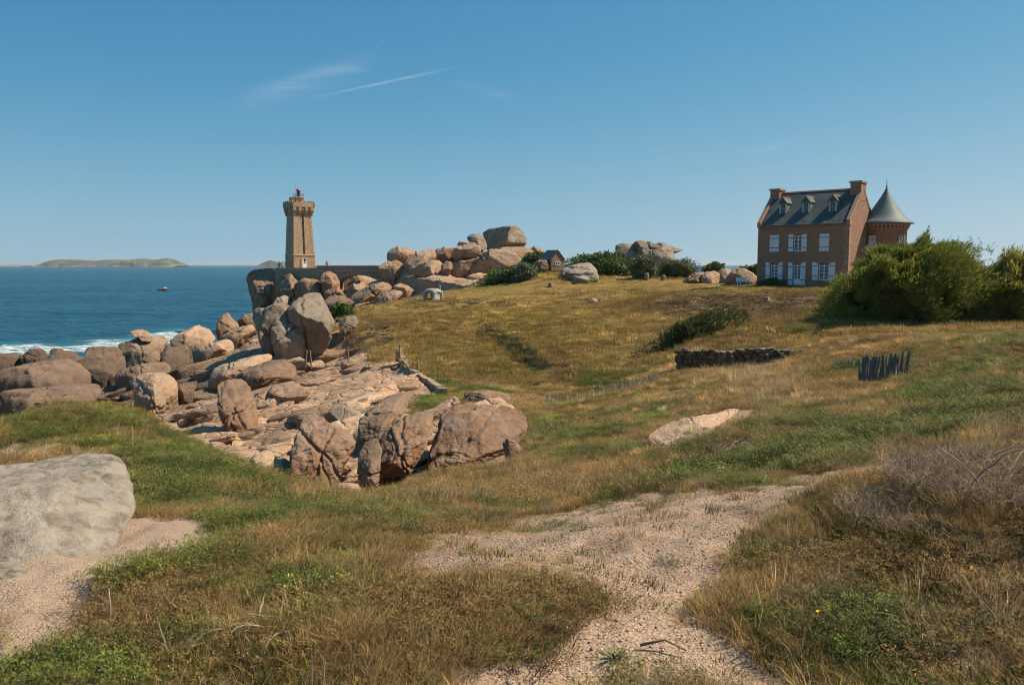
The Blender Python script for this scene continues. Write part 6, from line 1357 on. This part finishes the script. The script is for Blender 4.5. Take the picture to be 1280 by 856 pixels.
def bush(name, label, Y, pts, mat, n, leaf, thick=.9, feather=0, seed=0, core=.72, lump=.25, ragged=.1, group=None, size=1.0):
    g = np.random.default_rng(900 + seed); a = np.array(pts, float); cpx, cpy = (a[:, 0].min() + a[:, 0].max()) / 2, (a[:, 1].min() + a[:, 1].max()) / 2
    d0 = ray(cpx, cpy); be = math.atan2(d0[0], d0[1]); rr = np.array([math.cos(be), -math.sin(be), 0]); bb = np.array([math.sin(be), math.cos(be), 0]); c0 = P(cpx, cpy, Y); uv = []
    for (x, y) in pts:
        d = ray(x, y); t = (c0 - [0, 0, EYE]) @ bb / (d @ bb); q = np.array([0, 0, EYE]) + d * t - c0; uv.append((q @ rr, q[2]))
    uv = np.array(uv); A, R = polar(uv[:, 0], uv[:, 1]); w = np.ptp(uv[:, 0]); h = np.ptp(uv[:, 1]); T = .5 * thick * math.sqrt(w * h) * 1.1; S = .5 * math.sqrt(w * h)
    def form(v, k=1.0):
        th_ = np.arctan2(v[:, 2], v[:, 0]); c = np.hypot(v[:, 0], v[:, 2]); s = abs(v[:, 1]); e = (c ** 2.4 + s ** 2.4) ** (1 / 2.4); Rr = np.interp(th_, np.append(A, math.pi), np.append(R, R[0]))
        q = np.stack([Rr * c / e * np.cos(th_), T * s / e * np.sign(v[:, 1]), Rr * c / e * np.sin(th_)], 1)
        return q * (k * (1 + lump * fbm(v * 2.6 + seed, 3, seed) - lump * .2)[:, None] * size)
    loc = c0 + bb * T * .3; base = float(Hs(loc[0], loc[1])[0])
    e = empty(name, (loc[0], loc[1], base), 0, label, 'bush', group); toW = lambda q: loc - np.array([loc[0], loc[1], base]) + q[:, :1] * rr + q[:, 1:2] * bb + q[:, 2:] * np.array([0, 0, 1])
    v = g.normal(size=(n, 3)); v /= np.linalg.norm(v, axis=1)[:, None]; depth = 1 - (1 - core * .85) * g.random(n) ** 1.6; depth *= 1 + ragged * g.normal(size=n) * (g.random(n) < .5)
    pos = toW(form(v) * depth[:, None]); out = toW(form(v)) - toW(form(v) * .5); out /= np.linalg.norm(out, axis=1)[:, None] + 1e-9
    keep = fbm(pos / max(leaf * 6, .5) + seed, 2, seed + 3) > -.55
    pos, out = pos[keep], out[keep]; m = len(pos); col = np.stack([g.random(m), (g.random(m) < .07).astype(float), g.random(m), np.ones(m)], 1)
    if feather:
        d = out * .8 + np.array([0.15, 0, .75]) + g.normal(size=(m, 3)) * .35; L = leaf * g.uniform(.6, 1.6, m); W = leaf * .11 * g.uniform(.7, 1.4, m)
    else:
        d = out * .6 + g.normal(size=(m, 3)) * .8; L = leaf * g.uniform(.6, 1.3, m); W = leaf * .42 * g.uniform(.7, 1.3, m)
    d /= np.linalg.norm(d, axis=1)[:, None]; s = np.cross(d, g.normal(size=(m, 3))); s /= np.linalg.norm(s, axis=1)[:, None] + 1e-9
    p0 = pos - d * (L * .3)[:, None]; p2 = pos + d * (L * .7)[:, None]; mid = pos + d * (L * .2)[:, None]
    V = np.stack([p0, mid - s * W[:, None], p2, mid + s * W[:, None]], 1).reshape(-1, 3); Fq = np.arange(m * 4).reshape(-1, 4)
    o = fast_mesh('foliage', V, Fq, mat, e, False, 4); at = o.data.attributes.new('bl', 'FLOAT_COLOR', 'POINT'); at.data.foreach_set('color', np.repeat(col, 4, 0).astype(np.float32).ravel())
    iv, jf = ico(4); q = toW(form(iv, core)); q = q + g.normal(size=q.shape) * .02 * S
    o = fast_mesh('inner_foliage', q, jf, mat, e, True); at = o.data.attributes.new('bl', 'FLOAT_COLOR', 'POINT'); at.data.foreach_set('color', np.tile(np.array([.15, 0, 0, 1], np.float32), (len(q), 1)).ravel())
    for k in range(3): 
        x = g.uniform(-.25, .25) * w; MB().tube([(x * rr[0], x * rr[1], -.3), (x * 1.1 * rr[0], x * 1.1 * rr[1], .18 * h), (x * 1.4 * rr[0] + .02 * w, x * 1.4 * rr[1], (.25 if 'broom' in name else .5) * h)], .05 * S + .02, .02, 6).build('stem', M_WOODB, e)
    return e
bush('hedge_bush', 'rounded dark green hedge in front of the large rock pile', 112, [(582,359),(600,346),(615,338),(640,334),(660,331),(690,331),(702,338),(700,354),(660,358),(610,361)], B_HEDGE, 9000, .30, .9, seed=1)
bush('hedge_bush', 'small dark bush at the top between rock pile and hut', 124, [(649,328),(660,317),(675,315),(686,319),(690,328),(672,334),(655,333)], B_HEDGE, 3500, .30, seed=2)
bush('pale_bush', 'grey-green bush at the front of the hedge by the rock pile', 109, [(638,346),(645,333),(655,328.5),(668,332),(672,348),(656,358),(642,356)], B_PALE, 3500, .28, seed=3)
bush('hedge_bush', 'large dark green domed hedge below the distant outcrop', 117, [(696,338),(710,326),(725,319),(745,316.5),(775,317),(792,325),(801,338),(803,349),(770,351),(745,349),(715,346)], B_HEDGE, 12000, .30, .9, seed=4)
bush('pale_bush', 'pale grey-green round bush right of the domed hedge', 110, [(788,332),(795,321),(805,317),(816,325),(823,337),(819,349),(803,351),(791,346)], B_PALE, 4500, .28, seed=5)
bush('olive_bush', 'dark olive spiky bush right of the pale round bush', 112, [(817,347),(823,330),(838,324),(855,323),(868,331),(876,341),(866,349),(840,353)], B_OLIVE, 5000, .34, .9, 1, seed=6)
bush('hedge_bush', 'small green bush before the strip of sea left of the house', 118, [(874,341),(884,331),(895,328),(908,331),(915,338),(900,345),(884,345)], B_BRIGHT, 2600, .3, seed=7)
bush('hedge_bush', 'low green bush touching the left wall of the house', 112, [(912,341),(922,333),(938,331),(952,331),(956,342),(935,346)], B_BRIGHT, 2600, .3, seed=8)
bush('low_shrub', 'low dark shrub along the front wall of the house', 84.2, [(942,358),(945,351),(960,348.5),(975,347.5),(982,350),(984,358),(965,360)], B_HEDGE, 3000, .16, .6, seed=9)
bush('bright_shrub', 'bright green shrub between the grey boulder and the meadow', 93, [(410,396),(414,383),(425,379),(438,382),(443,390),(437,399),(420,400)], B_BRIGHT, 3500, .24, seed=10)
bush('broom_bush', 'dark olive broom thicket on the far slope of the hollow', 52, [(790,444),(808,431),(838,412),(868,399),(900,391),(924,392),(932,404),(902,424),(862,438),(820,447)], B_OLIVE, 9000, .34, .55, 1, seed=11, core=.6)
bush('feathery_bush', 'huge feathery dark green bush in front of the house turret', 46, [(996,402),(1006,385),(1024,362),(1048,346),(1062,328),(1085,314),(1112,310),(1140,304),(1150,298),(1160,286),(1174,297),(1193,292),(1208,303),(1222,312),(1236,326),(1250,338),(1256,365),(1250,398),(1200,410),(1120,412),(1050,410)], B_TAM, 105000, .22, .75, 1, seed=12, core=.62, lump=.30, ragged=.08, size=.92)
bush('golden_bush', 'golden-green windswept bush at the right picture edge', 45, [(1188,405),(1198,362),(1220,334),(1240,325),(1270,324),(1310,321),(1335,345),(1335,400),(1280,409)], B_GOLD, 60000, .24, .8, 1, seed=13, core=.60, lump=.34)
bush('far_thicket', 'dark thicket on the skyline at the right picture edge', 110, [(1238,342),(1244,327),(1258,322.5),(1270,325),(1284,322),(1310,320),(1330,328),(1330,345)], B_HEDGE, 6000, .4, seed=14)

# dead grey bush in the right foreground and a few single things on the path
def dead_bush(name, label, px, py, Y, n, R, h, seed, w=.0042):
    q = P(px, py, Y); z = float(Hs(q[0], q[1])[0]); e = empty(name, (q[0], q[1], z), 0, label, 'bush'); g = random.Random(seed)
    t = NT('dead_wood'); b = t.n('Attribute', attribute_name='bl'); s = t.n('SeparateColor'); t.t.links.new(b.outputs['Color'], s.inputs[0]); m = t.fin(t.mix(s.outputs['Red'], (.15, .098, .06), (.42, .32, .22)), .85)
    for k in range(9):
        a = g.uniform(0, 6.28); L = h * g.uniform(1.0, 1.9); d = Vector((math.cos(a) * .9, math.sin(a) * .9, g.uniform(.5, 1.1))).normalized(); p = Vector((g.uniform(-.4, .4) * R, g.uniform(-.4, .4) * R, 0)); pts = []
        for i in range(7): pts.append(p.copy()); p = p + d * L / 7; d = (d + Vector((g.gauss(.05, .2), g.gauss(0, .2), -.22))).normalized()
        o = MB().tube(pts, w * 2.0, w * .8, 5).build('branch', m, e); at = o.data.attributes.new('bl', 'FLOAT_COLOR', 'POINT'); at.data.foreach_set('color', np.tile(np.array([g.uniform(.2, .75), 0, 0, 1], np.float32), (len(o.data.vertices), 1)).ravel())
    V, Fc, B = twigs(seed, n, R, h * .62, w * .62, .5, 0); o = fast_mesh('twigs', V, Fc, m, e, True, 4); at = o.data.attributes.new('bl', 'FLOAT_COLOR', 'POINT'); at.data.foreach_set('color', np.asarray(B, np.float32).ravel()); tag(o, kind='stuff')
dead_bush('dead_bush', 'tangled dead grey bush at the right edge of the foreground', 1240, 655, 5.2, 2300, .66, .42, 21, .0035)
dead_bush('dead_bush', 'bleached bare branches left of the tangled dead bush', 1140, 655, 5.0, 700, .46, .30, 22, .0035)
dead_bush('dead_bush', 'small dry twig heap in the grass beyond the path bend', 930, 545, 11.5, 300, .5, .34, 23, .005)
dead_bush('dead_bush', 'dry grey gorse sprigs in the green mat left of the path', 330, 800, 3.75, 120, .30, .16, 24, .0025)
dead_bush('dead_bush', 'dry sprigs beside the bare slab at lower left', 215, 820, 3.55, 90, .22, .14, 25, .0025)
def stick(label, pa, pb, r):
    a = on_ground(*pa, 2.5, 60); b = on_ground(*pb, 2.5, 60); a[2] += r * 1.5 + .01; b[2] += r * 1.5 + .02; m = (a + b) / 2 + np.array([.01, .02, .03]); o = MB().tube([Vector((0, 0, 0)), Vector(m - a), Vector(b - a)], r, r * .6, 6).build('stick', M_WOODB, None, True, tuple(a)); tag(o, label, 'stick')
stick('dark fallen stick lying on the gravel path', (800, 812), (858, 822), .008)
stick('pale broken stick in the green mat left of the path', (297, 790), (338, 778), .005)
q = on_ground(137, 782, 2.5, 20); o = MB().tube([(0, 0, -.05), (.01, 0, .10), (.0, .01, .19)], .004, .002, 5).build('dead_stalk', M_WOODG, None, True, tuple(q)); tag(o, 'single upright dead stalk beside the bare slab', 'stalk')
def rosette():
    q = on_ground(768, 824, 2.5, 20); e = empty('rosette_plant', q, 0, 'small green rosette plant on the gravel path', 'plant'); g = random.Random(4)
    t = NT('rosette_leaf'); m = t.fin(t.mix(t.noise(t.obj(), 30, 3), (.06, .10, .02), (.16, .20, .06)), .6, None, .3)
    for i in range(22):
        a = i * 2.4 + g.uniform(-.3, .3); L = g.uniform(.07, .13); el = g.uniform(.3, 1.3); v = []; f = []
        for k in range(4):
            t_ = k / 3; r_ = L * t_ * math.cos(el * (1 - .45 * t_)); z = L * t_ * math.sin(el) * (1 - .3 * t_); w = .0065 * (1 - t_ * .85); c, s = math.cos(a), math.sin(a); v += [(r_ * c - w * s, r_ * s + w * c, z), (r_ * c + w * s, r_ * s - w * c, z)]
        f = [(2 * k, 2 * k + 1, 2 * k + 3, 2 * k + 2) for k in range(3)]; mesh_obj('leaf', v, f, m, e)
rosette()
# yellow flower heads dotted in the turf
x, y = seeds(2600, 2.6, 14); z0 = H0(x, y); _, _, ro, pa, sl, di, _ = masks(x, y, z0); z = Hs(x, y); k = ~(ro | pa | sl | di) & (fbm2(x, y, .8, 3, 61) > .35) & (nrg.random(len(x)) < .32); n = k.sum()
g = np.random.default_rng(3); fl = quads([(np.array([0, 0, 0.]), np.array([math.cos(a), math.sin(a), .35]), .011, .004, (.8, 0, 0, 1)) for a in np.linspace(0, 6.28, 7)[:-1]])
V_FLO = [raw_mesh('flower_head', *fl, M_LEAF)]
scatter('flower_heads', 'tiny yellow flower heads dotted in the turf', V_FLO, np.stack([x[k], y[k], z[k] + .10], 1), nrg.uniform(-.4, .4, (n, 3)), np.ones((n, 3)) * nrg.uniform(.8, 1.3, (n, 1)), np.tile(np.array([[.75, .52, .02]]), (n, 1)))
# ------------------------------------------------------------------ sea air
def haze():
    t = bpy.data.materials.new('sea_haze'); t.use_nodes = True; nt = t.node_tree; nt.nodes.clear(); o = nt.nodes.new('ShaderNodeOutputMaterial'); v = nt.nodes.new('ShaderNodeVolumePrincipled')
    v.inputs['Color'].default_value = (.80, .88, .95, 1); v.inputs['Density'].default_value = HAZE_D; v.inputs['Anisotropy'].default_value = .2; nt.links.new(v.outputs[0], o.inputs['Volume'])
    b = MB().box(-62000, 62000, -400, 62000, -40, 75).build('haze', t); tag(b, kind='stuff', label='thin pale sea haze over land and water')
HAZE_D = 5.0e-5
haze()
